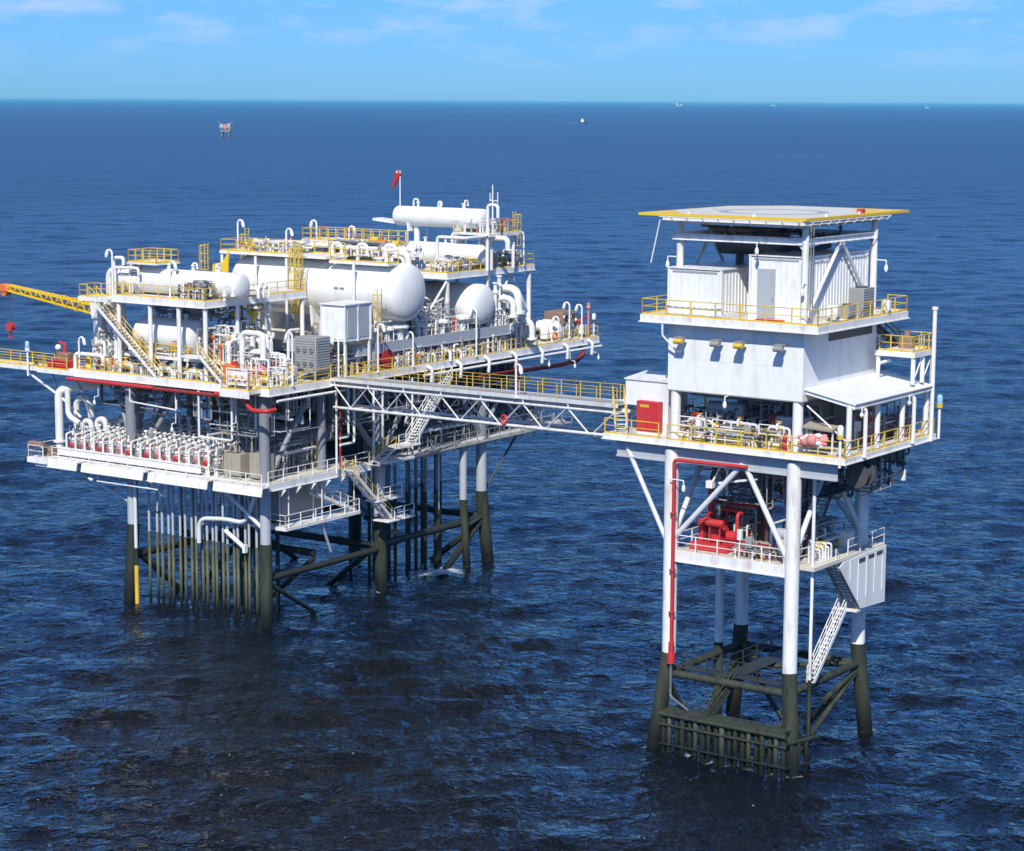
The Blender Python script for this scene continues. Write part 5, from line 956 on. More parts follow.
panel(LF, 49.4, -.3, DZ, .8, 1.0, .4, 'white', 'small white cabinet near the right end corner post'); 
for i, (u, v) in enumerate(((35.4, 3.0), (37.0, 3.2))):
    t = thing('filter_vessel', ('white upright filter vessel left of the brown compressor', 'second white upright filter vessel, nearer the brown compressor')[i], 'vessel', LF, (u, v, DZ), 'upright filter vessels'); part('shell', MB().vessel((u, v, DZ+.5), (u, v, DZ+3.6+.5*i), .42, 16), 'vessel', t); part('skirt', MB().cyl((u, v, DZ), (u, v, DZ+.8), .3, 12), 'white', t); part('flange', MB().flange((u, v, DZ+2.9), (0, 0, 1), .5, .14), 'pipe', t)
# more upright pipes around the V of the round tank end
for i, (u, v, z1) in enumerate(((33.4, -.6, 27.6), (34.2, -.5, 28.2), (35.2, -.4, 27.2), (36.2, -.2, 26.2), (37.2, .2, 25.6))):
    single('standpipe', MB().cyl((u, v, 23.4 if u < 36 else DZ), (u, v, z1), .19, 10).flange((u, v, 25.0), (0, 0, 1), .34, .14).flange((u, v, z1), (0, 0, 1), .3, .16).sphere((u, v, z1-.9), .3, 10), 'pipe', f'white upright pipe with flanges, {ORD[i]} from the left beside the round tank end', 'pipe', LF, (u, v, 23.4 if u < 36 else DZ), 'upright pipes beside the round tank end')
single('overhead_pipe', MB().tube([(28.0, 2.4, 28.9), (28.0, 2.4, 32.2), (28.0, -1.0, 32.2), (30.8, -1.0, 32.2), (31.8, -.8, 32.2), (31.8, -.8, 35.2), (31.8, -2, 35.2), (31.8, -2, 34)], .17, 10, bend=.4), 'pipe', 'white pipe stepping up from the upper right deck to the top vessel', 'pipe', LF, (28, 2, 28.9))
single('overhead_pipe', MB().tube([(32.6, -.6, 28.9), (32.6, -.6, 32.0), (32.6, -2.6, 32.0), (32.6, -2.6, 31.0)], .26, 10, bend=.7), 'pipe', 'thick white pipe bent over the round end of the upper right vessel', 'pipe', LF, (32.6, -.6, 28.9))
single('overhead_pipe', MB().tube([(1.6, 3.8, DZ), (1.6, 3.8, 25.2), (1.6, 1.4, 25.2), (1.6, 1.4, 23.0)], .26, 12, bend=.6), 'pipe', 'thick white inverted-U pipe behind the tall white posts near the corner', 'pipe', LF, (1.6, 3.8, DZ))
single('overhead_pipe', MB().tube([(1.0, 4.9, DZ), (1.0, 4.9, 24.4), (1.9, 4.9, 24.4)], .28, 12), 'pipe', 'thick white upright pipe joining the small drum', 'pipe', LF, (1, 4.9, DZ))
arch = MB().tube([(19, -1.0, 29.6), (19, -1.0, 31.2), (19, 1.5, 31.5), (19.0, 1.5, 30.0)], .3, 12, bend=.7).tube([(19, -.4, 29.9), (19, -.4, 30.8), (19, .9, 31), (19.0, .9, 30.0)], .16, 10, bend=.4)
single('relief_pipe', arch, 'pipe', 'large white arch pipe over the right end of the largest tank', 'pipe', LF, (18.6, 0, 30))
single('fuel_tank', MB().vessel((21.5, 11.5, 31.0), (21.5, 7.5, 31.0), .6, 18), 'vessel', 'small white drum under the back walkway behind the largest tank', 'vessel', LF, (21.5, 9.5, 30.4))
g = MB()
for k in range(7): g.tube([(20.5, 13-k*1.3, 30.6), (20.5, 13-k*1.3, 31.4), (21.8, 12.6-k*1.3, 31.6), (21.8, 12.6-k*1.3, 30.2)], .24, 8, bend=.4)
single('pipe_bank', g, 'pipe', 'bank of looped white pipes between largest tank and back walkway', 'pipes', LF, (21, 9, 30.4))
for i, (u, v, z, m, lab) in enumerate(((20.6, 3.2, 31.2, 'orange', 'orange valve actuator on top of the largest tank'), (20.8, 1.8, 31.2, 'yellow', 'yellow valve actuator right of the orange one on the largest tank'), (21.6, 4.8, 31.4, 'yellow', 'yellow valve actuator left of the orange one, behind the tank top'), (28.0, 1.0, 28.9, 'yellow', 'yellow valve actuator at the near corner of the upper right deck'), (29.0, .8, 28.9, 'tan', 'tan valve actuator beside the yellow one on the upper right deck'), (6.0, 6.4, 25.6, 'yellow', 'yellow valve actuator below the upper front deck'), (5.8, 8.2, 25.4, 'yellow', 'second yellow valve actuator below the upper front deck, farther left'), (34.4, .6, 28.9, 'orange', 'orange valve actuator at the round end of the upper right vessel'))):
    t = thing('valve_actuator', lab, 'valve', LF, (u, v, z)); part('body', MB().cyl((u, v-.4, z+.75), (u, v+.4, z+.75), .28, 14).box((u-.1, v-.1, z), (u+.1, v+.1, z+.6)), m, t); part('stem', MB().cyl((u, v, z+.9), (u, v, z+1.4), .06, 6).wheel((u, v, z+1.4), (0, 0, 1), .28), 'dark', t)
# ---- masts, windsock, lamps
ws = thing('windsock', 'red windsock hanging from a thin white pole', 'windsock', LF, (33.4, 11.0, 33.1)); part('pole', MB().cyl((33.4, 11.0, 33.1), (33.4, 11.0, 38.2), .07, 8, r1=.05), 'white', ws); part('hoop', MB().ring((33.4, 11.15, 38.0), (0, 1, -.45), .3, .03, 14, 5), 'chrome', ws)
part('sock', MB().rev((33.4, 11.15, 38.0), (0, .42, -.9), [(0, .32), (.3, .34), (.7, .28), (1.2, .22), (1.6, .15), (1.75, .10)], 16), 'red', ws)
ms = thing('antenna_mast', 'white antenna mast with short arms on the topmost platform', 'mast', LF, (34.6, .6, 32.45)); part('pole', MB().cyl((34.6, .6, 32.45), (34.6, .6, 37.0), .1, 10, r1=.05), 'white', ms); part('aerial', MB().cyl((34.6, .6, 35.4), (34.6, .0, 35.5), .05, 6).cyl((34.6, 0, 35.2), (34.6, 0, 36.3), .05, 6).cyl((34.6, .9, 35.4), (34.6, .9, 36.2), .05, 6).cyl((34.6, .6, 35.5), (34.6, .9, 35.5), .05, 6), 'white', ms)
for u, v, z, h, du, dv, lab in ((-.8, 21.2, DZ, 3.0, 0, -1, 'white lamp post at the left end of the main deck edge'), (.3, 17.9, 27.5, 4.3, 0, 1, 'tall white lamp post beside the left end of the slim vessel'), (1.0, 11.6, 27.85, 3.2, 0, -1, 'white lamp post rising in front of the long slim vessel'), (16.0, 17.0, 30.85, 3.0, 0, -1, 'white lamp post at the left part of the tank walkway'), (16.0, 11.0, 30.85, 2.4, 0, -1, 'white lamp post beside the tall yellow ladder'), (22.8, 13.0, 31.75, 1.9, 0, 1, 'white lamp post at the left end of the back walkway'), (22.8, 9.0, 31.75, 1.5, 0, -1, 'white lamp post in the middle of the back walkway'),
        (39.0, -.1, 28.9, 3.4, 0, 1, 'white lamp post at the right end of the upper right deck'), (13.8, -1.5, DZ, 4.4, 0, -1, 'white lamp post right of the red hose reel'), (2.0, -1.5, DZ, 4.6, 0, 1, 'tall white lamp post at the near corner rail'), (8.2, -1.5, DZ, 3.6, 0, 1, 'white lamp post at the bridge head'), (46.2, -.9, DZ, 3.9, 0, 1, 'white lamp post left of the rusty twin cooler'), (44.2, -.9, DZ, 2.6, 0, 1, 'short white lamp post by the white curved shells'), (47.6, -1.5, DZ, 3.6, 0, 1, 'white lamp post in front of the rusty twin cooler'), (19.0, -1.5, DZ, 3.2, 0, 1, 'white lamp post at the deck edge above the middle of the bridge'), (29.0, -1.5, DZ, 4.6, 0, 1, 'tall white lamp post before the round tank end')):
    lamp_post(LF, u, v, z, h, du, dv, lab)
single('flare_post', MB().cyl((49.8, -.9, DZ), (49.8, -.9, DZ+3.0), .1, 8).sphere((49.8, -.9, DZ+3.1), .24, 10).cyl((49.8, -.9, DZ+3.3), (49.8, -.9, DZ+3.6), .15, 8), 'pink', 'pale red post with round head near the right end corner', 'post', LF, (49.8, -.9, DZ))
for i, (u, v, z) in enumerate(((-1.4, 18.8, 18.6), (-1.4, 9.4, 17.0), (-1.4, 2.4, 17.6), (41, -1.9, 19.4), (45.6, -2.0, 18.8), (50.4, -1.8, 19.2))):
    hang_lamp(LF, u, v, z, f'white lamp hanging below the main deck edge, {ORD[i]} from the left', .42, 'white lamps below the main deck edge', side=.6 if u > 10 else 0, top=20.35)
# frames and pipes hanging between the decks
for i, (pts, r, lab) in enumerate((([(-1.2, 6.4, 20.2), (-1.2, 6.4, 16.2), (-1.2, 2.6, 16.2), (-1.2, 2.6, 20.1)], .1, 'white square pipe frame hung under the near part of the main deck'), ([(9.4, -1.6, 20.2), (9.4, -1.6, 15.6), (8.2, -1.6, 15.6)], .1, 'white bent drain pipe under the bridge head'), ([(10.2, -1.6, 20.2), (10.2, -1.6, 15.0), (8.2, -1.6, 15.0)], .12, 'second, longer white bent drain pipe under the bridge head'), ([(7.6, -1.7, 20.2), (7.6, -1.7, 12.6)], .1, 'thin white upright pipe left of the bent drain pipes'), ([(13.0, -1.6, 19.9), (13.0, -1.6, 13)], .12, 'white upright pipe right of the bent drain pipes'), ([(14.3, -1.6, 19.9), (14.3, -1.6, 14)], .1, 'second white upright pipe behind the bridge truss'), ([(19.0, -1.4, 19.9), (19.0, -1.4, 12.4)], .1, 'white upright pipe beside the white stair'), ([(-1.2, 14.6, 20.0), (-1.2, 14.6, 18.6), (-1.2, 9.0, 18.3), (-1.2, 9.0, 19.2)], .07, 'thin pipe loop under the middle of the main deck edge'), ([(-1.0, 22.6, 19.0), (-1.0, 22.6, 16.6), (-.8, 21.4, 16.0)], .26, 'thick white hooked pipe under the left wing'))):
    single('hanging_pipe', MB().tube(pts, r, 8), 'pipe', lab, 'pipe', LF, pts[0])
# ================================================================== manifold on the lower deck
part('manifold_beam', MB().ibeam((-.85, 24.2, 13.25), (-.85, 6.6, 13.25), .35, .7).ibeam((-.4, 23.8, 12.95), (-.4, 6.8, 12.95), .2, .3), 'white', P_)
part('manifold_frame', MB().beam((-.5, 6.0, LZ), (-.5, 6.0, 16.4), .16).beam((6.2, 6.0, LZ), (6.2, 6.0, 16.4), .16).beam((-.5, 6.0, 16.3), (6.2, 6.0, 16.3), .14).beam((-.5, 5.0, LZ), (-.5, 5.0, 16), .14).beam((-.5, 23.4, 14.4), (-.5, 6.2, 14.4), .1), 'white', P_)
NV = 16; fl = None; PROTO = {}
for i in range(NV):
    v = 23.0-i*1.16
    lab = f'white flow line pipe over the manifold, {ORD[i]} from the left'
    if fl is None:
        fl = thing('flow_line', lab, 'pipe', LF, (0, v, LZ), 'white flow line pipes of the manifold')
        part('pipe', MB().tube([(-.9, v, 13.6), (-.9, v, 14.9), (6.6, v, 15.65), (6.6, v, LZ)], .1, 8), 'pipe', fl)
        for f in (.2, 1.6, 3.0, 4.2, 5.6): part('flange', MB().flange((f, v, 15.0+f*.1), (1, 0, .1), .2, .1), 'pipe', fl)
        part('vent_cap', MB().cyl((6.6, v, 15.6), (6.6, v, 16.2), .12, 10).rev((6.6, v, 16.1), (0, 0, 1), [(0, .26), (.06, .34), (.2, .32), (.25, .1)], 14), 'white', fl)
        part('lower_pipe', MB().tube([(-.6, v+.3, LZ), (-.6, v+.3, 14.1), (3.4, v+.3, 14.35), (3.4, v+.3, LZ)], .09, 8).flange((.6, v+.3, 14.18), (1, 0, .05), .2).flange((2.2, v+.3, 14.28), (1, 0, .05), .2), 'pipe', fl)
        part('check_valve', MB().sphere((1.0, v, 15.08), .22, 12).cyl((1.0, v, 15.1), (1.0, v, 15.6), .07, 8).rev((1.0, v, 15.55), (0, 0, 1), [(0, .15), (.05, .2), (.16, .18), (.2, .06)], 12), 'pipe', fl)
        part('choke_valve', MB().sphere((2.4, v+.3, 14.3), .2, 10).cyl((2.4, v+.3, 14.3), (2.4, v+.3, 14.8), .06, 6).wheel((2.4, v+.3, 14.8), (0, 0, 1), .22), 'chrome', fl)
        part('stand', MB().beam((3.0, v, LZ), (3.0, v, 15.2), .08), 'white', fl); part('gauge_line', MB().tube([(.1, v, 15.0), (.1, v, 15.5), (-.3, v+.2, 15.5), (-.3, v+.2, 13.2)], .03, 5), 'grey', fl)
    else: dup(fl, LF, (0, v, LZ), lab)
    kind = ('red', 'pink', 'pipe', 'red', 'pipe', 'pink', 'red', 'grey')[i % 8]
    lab = f'{dict(red="red", pink="faded red", pipe="white", grey="grey")[kind]} wellhead valve stack on the manifold, {ORD[i]} from the left'
    if kind not in PROTO:
        t = PROTO[kind] = thing('wellhead_valve', lab, 'valve', LF, (0, v, LZ), 'wellhead valves on the manifold'); c = v-.55; hh = {'red': 0, 'pink': .2, 'pipe': .1, 'grey': -.2}[kind]
        part('valve_body', MB().cyl((-.55, c, LZ+.8), (-.55, c, LZ+2.1+hh), .12, 10).sphere((-.55, c, LZ+1.15+hh), .24, 12).cyl((-.55, c-.32, LZ+1.15+hh), (-.55, c+.32, LZ+1.15+hh), .12, 8).flange((-.55, c-.3, LZ+1.15+hh), (0, 1, 0), .22), kind, t)
        part('bonnet', MB().sphere((-.55, c, LZ+1.7+hh), .2, 12).flange((-.55, c, LZ+1.45+hh), (0, 0, 1), .2), 'pipe', t)
        part('handwheel', MB().wheel((-.95, c, LZ+1.2+hh), (1, 0, .1), .25).cyl((-.95, c, LZ+1.2+hh), (-.55, c, LZ+1.2+hh), .04, 6), 'red' if kind in ('red', 'pipe') else 'grey', t); part('actuator', MB().cyl((-.55, c, LZ+2.1+hh), (-.55, c, LZ+2.35+hh), .15, 12).cyl((-.55, c, LZ+2.35+hh), (-.55, c, LZ+2.7+hh), .06, 8), 'white', t)
        part('spool', MB().tube([(-.55, c, LZ+1.7+hh), (.9, c, LZ+1.7+hh), (.9, c+.15, LZ+.7), (2.4, c+.15, LZ+.7)], .09, 8), 'pipe', t); part('riser_stub', MB().cyl((-.55, c, LZ), (-.55, c, LZ+.8), .12, 10).flange((-.55, c, LZ+.75), (0, 0, 1), .27, .14), 'pipe', t)
        part('gauge', MB().cyl((-.7, c+.25, LZ+1.9), (-.78, c+.25, LZ+1.9), .09, 10).cyl((-.66, c+.25, LZ+1.2), (-.66, c+.25, LZ+1.9), .025, 5), 'greyblue', t)
    else: dup(PROTO[kind], LF, (0, v, LZ), lab)
part('manifold_header', MB().cyl((4.2, 23.4, 14.2), (4.2, 6.4, 14.2), .28, 14).cyl((5.2, 23.4, 13.7), (5.2, 6.4, 13.7), .22, 12), 'pipe', P_)
for i, (u, v, z1, dv, r) in enumerate(((-.2, 24.6, 18.7, -2.6, .38), (1.4, 24.0, 17.8, -1.6, .3), (.6, 22.4, 15.9, -1.0, .24), (1.6, 21.6, 16.0, -1.0, .26), (3.4, 20.6, 15.8, -.9, .18))):
    single('riser_pipe', MB().tube([(u, v, LZ), (u, v, z1), (u, v+dv, z1+.2), (u+.3, v+dv, z1-(.1 if i == 0 else 1.6))] if i else [(u, v, LZ), (u, v, z1), (u+.6, v-1.2, z1+.25), (u+4.5, v-3, z1+.5)], r, 12, bend=.9).flange((u, v, LZ+1.3), (0, 0, 1), r*1.6, .14), 'pipe', f'thick white riser bent over at the left end of the manifold, {ORD[i]} from the left', 'pipe', LF, (u, v, LZ), 'thick bent risers at the manifold end')
panel(LF, -.4, 3.4, LZ, 1.9, 1.9, 1.2, 'tan', 'tan control panel on the lower deck next to the manifold end'); panel(LF, -.3, .6, LZ, 1.8, 2.1, 1.2, 'tan', 'tan control panel on the lower deck against the near leg')
single('utility_arch', MB().beam((.2, 5.0, LZ), (.2, 5.0, 16.5), .12).beam((.2, 1.6, LZ), (.2, 1.6, 16.5), .12).beam((.2, 5.06, 16.5), (.2, 1.54, 16.5), .12).tube([(.3, 4.4, LZ+2), (.3, 3.9, LZ+3), (.3, 3.4, LZ+2.2)], .1, 8), 'tan', 'tan steel portal frame over the two tan panels', 'frame', LF, (.2, 3.3, LZ))
single('rusty_float', MB().cbox((-2.5, 24.8, 13.7), (-1.8, 26.5, 14.1), .08).cyl((-2.2, 25.2, LZ), (-2.2, 25.2, 13.7), .06, 6).cyl((-2.2, 26.2, LZ), (-2.2, 26.2, 13.7), .06, 6), 'brown', 'rust-brown box on the rail at the lower left end platform', 'box', LF, (-2.1, 26, 13.7))
single('rusty_winch', MB().cyl((-1.0, 24.6, 13.2), (-1.0, 25.6, 13.2), .3, 12).cyl((-1.0, 24.55, 13.2), (-1.0, 24.6, 13.2), .48, 14).cyl((-1.0, 25.6, 13.2), (-1.0, 25.65, 13.2), .48, 14).box((-1.3, 24.7, LZ), (-.7, 25.5, 13.0)), 'brown', 'small rusty winch on the lower left end platform', 'winch', LF, (-1, 25, LZ))
# ---- conductor pipes from the lower deck to the sea
def conductor(u, v, r, zj, lab, mat='legblue', low='paleweed', grp='conductor pipes below the manifold', z1=12.1):
    t = thing('conductor_pipe', lab, 'conductor pipe', LF, (u, v, 0), grp); part('upper_pipe', MB().cyl((u, v, zj), (u, v, z1), r, 10), mat, t); part('lower_pipe', MB().cyl((u, v, -1.6), (u, v, zj-.003), r*1.15, 10), low, t); return t
cols_v = [14.5, 13.7, 12.9, 12.3, 11.6, 10.9, 10.1, 9.5, 8.8, 8.2, 7.5, 7.0, 6.4, 5.8, 5.1, 4.5, 3.9, 3.2, 2.6, 1.9]
c1 = None
for i, v in enumerate(cols_v):
    u = .8+.2*(i % 2); lab = f'thin front-row conductor pipe below the manifold, {ORD[i]} from the left'
    if c1 is None: c1 = conductor(u, v, .12, 6.6, lab)
    else: dup(c1, LF, (u, v, 0), lab)
c2 = None
for i, v in enumerate([14.2, 13.0, 11.6, 10.4, 9.2, 8.0, 6.8, 5.6, 4.2, 3.0]):
    lab = f'back-row conductor pipe below the manifold, {ORD[i]} from the left'
    if c2 is None: c2 = conductor(4.6, v, .17, 7.2, lab, 'grey', 'growth_dark')
    else: dup(c2, LF, (4.6+.4*(i % 2), v, 0), lab)
yt = thing('conductor_pipe', 'riser beside the left leg with bright yellow foot', 'riser', LF, (-.3, 14.9, 0)); part('upper_pipe', MB().cyl((-.4, 15.0, 5.2), (-.4, 15.0, 12.1), .16, 10), 'legpaint', yt); part('middle_pipe', MB().cyl((-.4, 15.0, 3.6), (-.4, 15.0, 5.197), .17, 10), 'growth_dark', yt); part('yellow_foot', MB().cyl((-.4, 15.0, -1), (-.4, 15.0, 3.597), .2, 10), 'yellow', yt)
single('loading_hose', MB().tube([(.3, 8.0, 6.4), (.3, 8.0, 8.6), (.3, 4.6, 8.9), (.4, 2.6, 8.7), (.6, 1.4, 12.0)], .2, 10, bend=1.0), 'legpaint', 'white curved hose pipe between the conductors and the near leg', 'hose', LF, (.3, 5, 8.6))
single('strut_pipe', MB().cyl((.2, 4.8, 7.9), (.2, 2.6, 6.6), .2, 10).box((.0, 2.4, 6.2), (.4, 2.7, 6.9)), 'white', 'short white slanting strut among the conductor pipes', 'strut', LF, (.2, 3.7, 7))
c3 = None
for i, (u, v) in enumerate(((20.8, 3.0), (22.4, 4.0), (24.2, 1.0), (26.6, 4.8), (27.4, 2.2), (29.8, 3.4), (19, 6), (17.6, 2.6), (21.6, 5.2), (23.4, 2.6), (25.6, 3.2), (28.2, 4.4), (20.0, 1.4), (26.0, 1.0))):
    lab = f'slim dark riser below the rear lower deck, {ORD[i]} in the loose group'
    if c3 is None: c3 = conductor(u, v, .15, 8.2, lab, 'beam', 'growth_dark', 'risers below the rear lower deck')
    else: dup(c3, LF, (u, v, 0), lab)
cs = thing('caisson_pipe', 'white caisson pipe just left of the far right leg', 'caisson', LF, (28.4, -.4, 0)); part('upper_pipe', MB().cyl((28.4, -.4, 7.0), (28.4, -.4, 12.2), .36, 16), 'legblue', cs); part('lower_pipe', MB().cyl((29.2, -.4, -1.5), (28.4, -.4, 6.997), .4, 16), 'green', cs); part('link', MB().cyl((28.6, -.4, 4.2), (32.4, -.1, 4.8), .2, 10), 'green', cs)
cs = thing('caisson_pipe', 'slim white discharge pipe ending above the foaming water', 'caisson', LF, (26.2, 1.0, 0)); part('upper_pipe', MB().cyl((26.2, 1.0, 6.2), (26.2, 1.0, 12.2), .16, 12), 'white', cs); part('lower_pipe', MB().cyl((26.2, 1.0, 1.2), (26.2, 1.0, 6.197), .3, 12), 'growth_dark', cs)
# ================================================================== dense process pipework: each cluster is one connected assembly standing on its deck
def cluster(label, b, n, fr=LF, r=(.05, .13), mats=('pipe', 'pipe', 'grey'), nv=4, nb=2, seed=0, hang=False, vm=('yellow', 'red', 'pipe')):
    q = random.Random(seed*31+len(label)); u0, u1, v0, v1, z0, z1 = b
    t = thing('pipework_cluster', label, 'pipework', fr, ((u0+u1)/2, (v0+v1)/2, z0))
    R = lambda a, c: q.uniform(a, c)
    G = {m: MB() for m in mats}; FL = MB()
    zs = z1 if hang else z0
    for i in range(int(n*1.7)):
        m = q.choice(mats); g = G[m]; rr = R(*r)*(.45 if i > n else .8); u, v = R(u0, u1), R(v0, v1); z = R(z0+.25*(z1-z0), z1) if not hang else R(z0, z1-.2*(z1-z0))
        pts = [(u, v, zs), (u, v, z)]
        if q.random() < .6:
            u2 = R(u0, u1); pts += [(u2, v, z)]
            if q.random() < .5: v2 = R(v0, v1); pts += [(u2, v2, z)]; v = v2
            u = u2
        else:
            v2 = R(v0, v1); pts += [(u, v2, z)]; v = v2
        k = q.random()
        if k < .5: pts += [(u, v, zs)]
        elif k < .8: pts += [(u, v, R(z0, z1))]
        g.tube(pts, rr, 7)
        for a, c in zip(pts, pts[1:]):
            a, c = V(a), V(c)
            if (c-a).length > .8: g.flange(a.lerp(c, R(.3, .7)), c-a, rr*1.9, .09)
    for m, g in G.items():
        if g.v: part('pipework', g, m, t)
    for i in range(int(nv*1.4)):
        u, v, z = R(u0, u1), R(v0, v1), R(z0+.5, z0+.6*(z1-z0)+.5); m = q.choice(vm); s = R(.12, .23); ax = q.choice(((0, 0, 1), (-1, 0, 0), (0, -1, 0))); d = Vector(ax)
        vb = part('valve', MB().sphere((u, v, z), s, 10).cyl((u, v, z), V(u, v, z)+d*s*2.2, s*.3, 6).cyl((u, v, z0 if not hang else z1), (u, v, z), s*.5, 8).flange((u, v, z-s*1.1), (0, 0, 1), s*1.05), m, t)
        part('handwheel', MB().wheel(V(u, v, z)+d*s*2.2, d, s*1.25), q.choice(('yellow', 'red', 'dark', m)), vb)
    for i in range(nb):
        u, v = R(u0, u1), R(v0, v1); w_ = R(.25, .5); h = R(.4, .8); zb = z0+R(.5, 1.2)
        part('instrument_box', MB().cbox((u-.1, v-w_/2, zb), (u+.15, v+w_/2, zb+h), .02).cyl((u+.03, v, z0 if not hang else z1), (u+.03, v, zb), .04, 6), q.choice(('grey', 'greyblue', 'white', 'tan')), t)
    s = MB(); zt = z0+.5*(z1-z0)
    if not hang:
        for i in range(max(2, n//5)):
            v = v0+(v1-v0)*(i+.5)/max(2, n//5); s.beam((u0, v, z0), (u0, v, zt), .09); s.beam((u1, v, z0), (u1, v, zt), .09); s.beam((u0, v, zt), (u1, v, zt), .1)
        part('support_frame', s, 'white', t)
    return t
S = 1
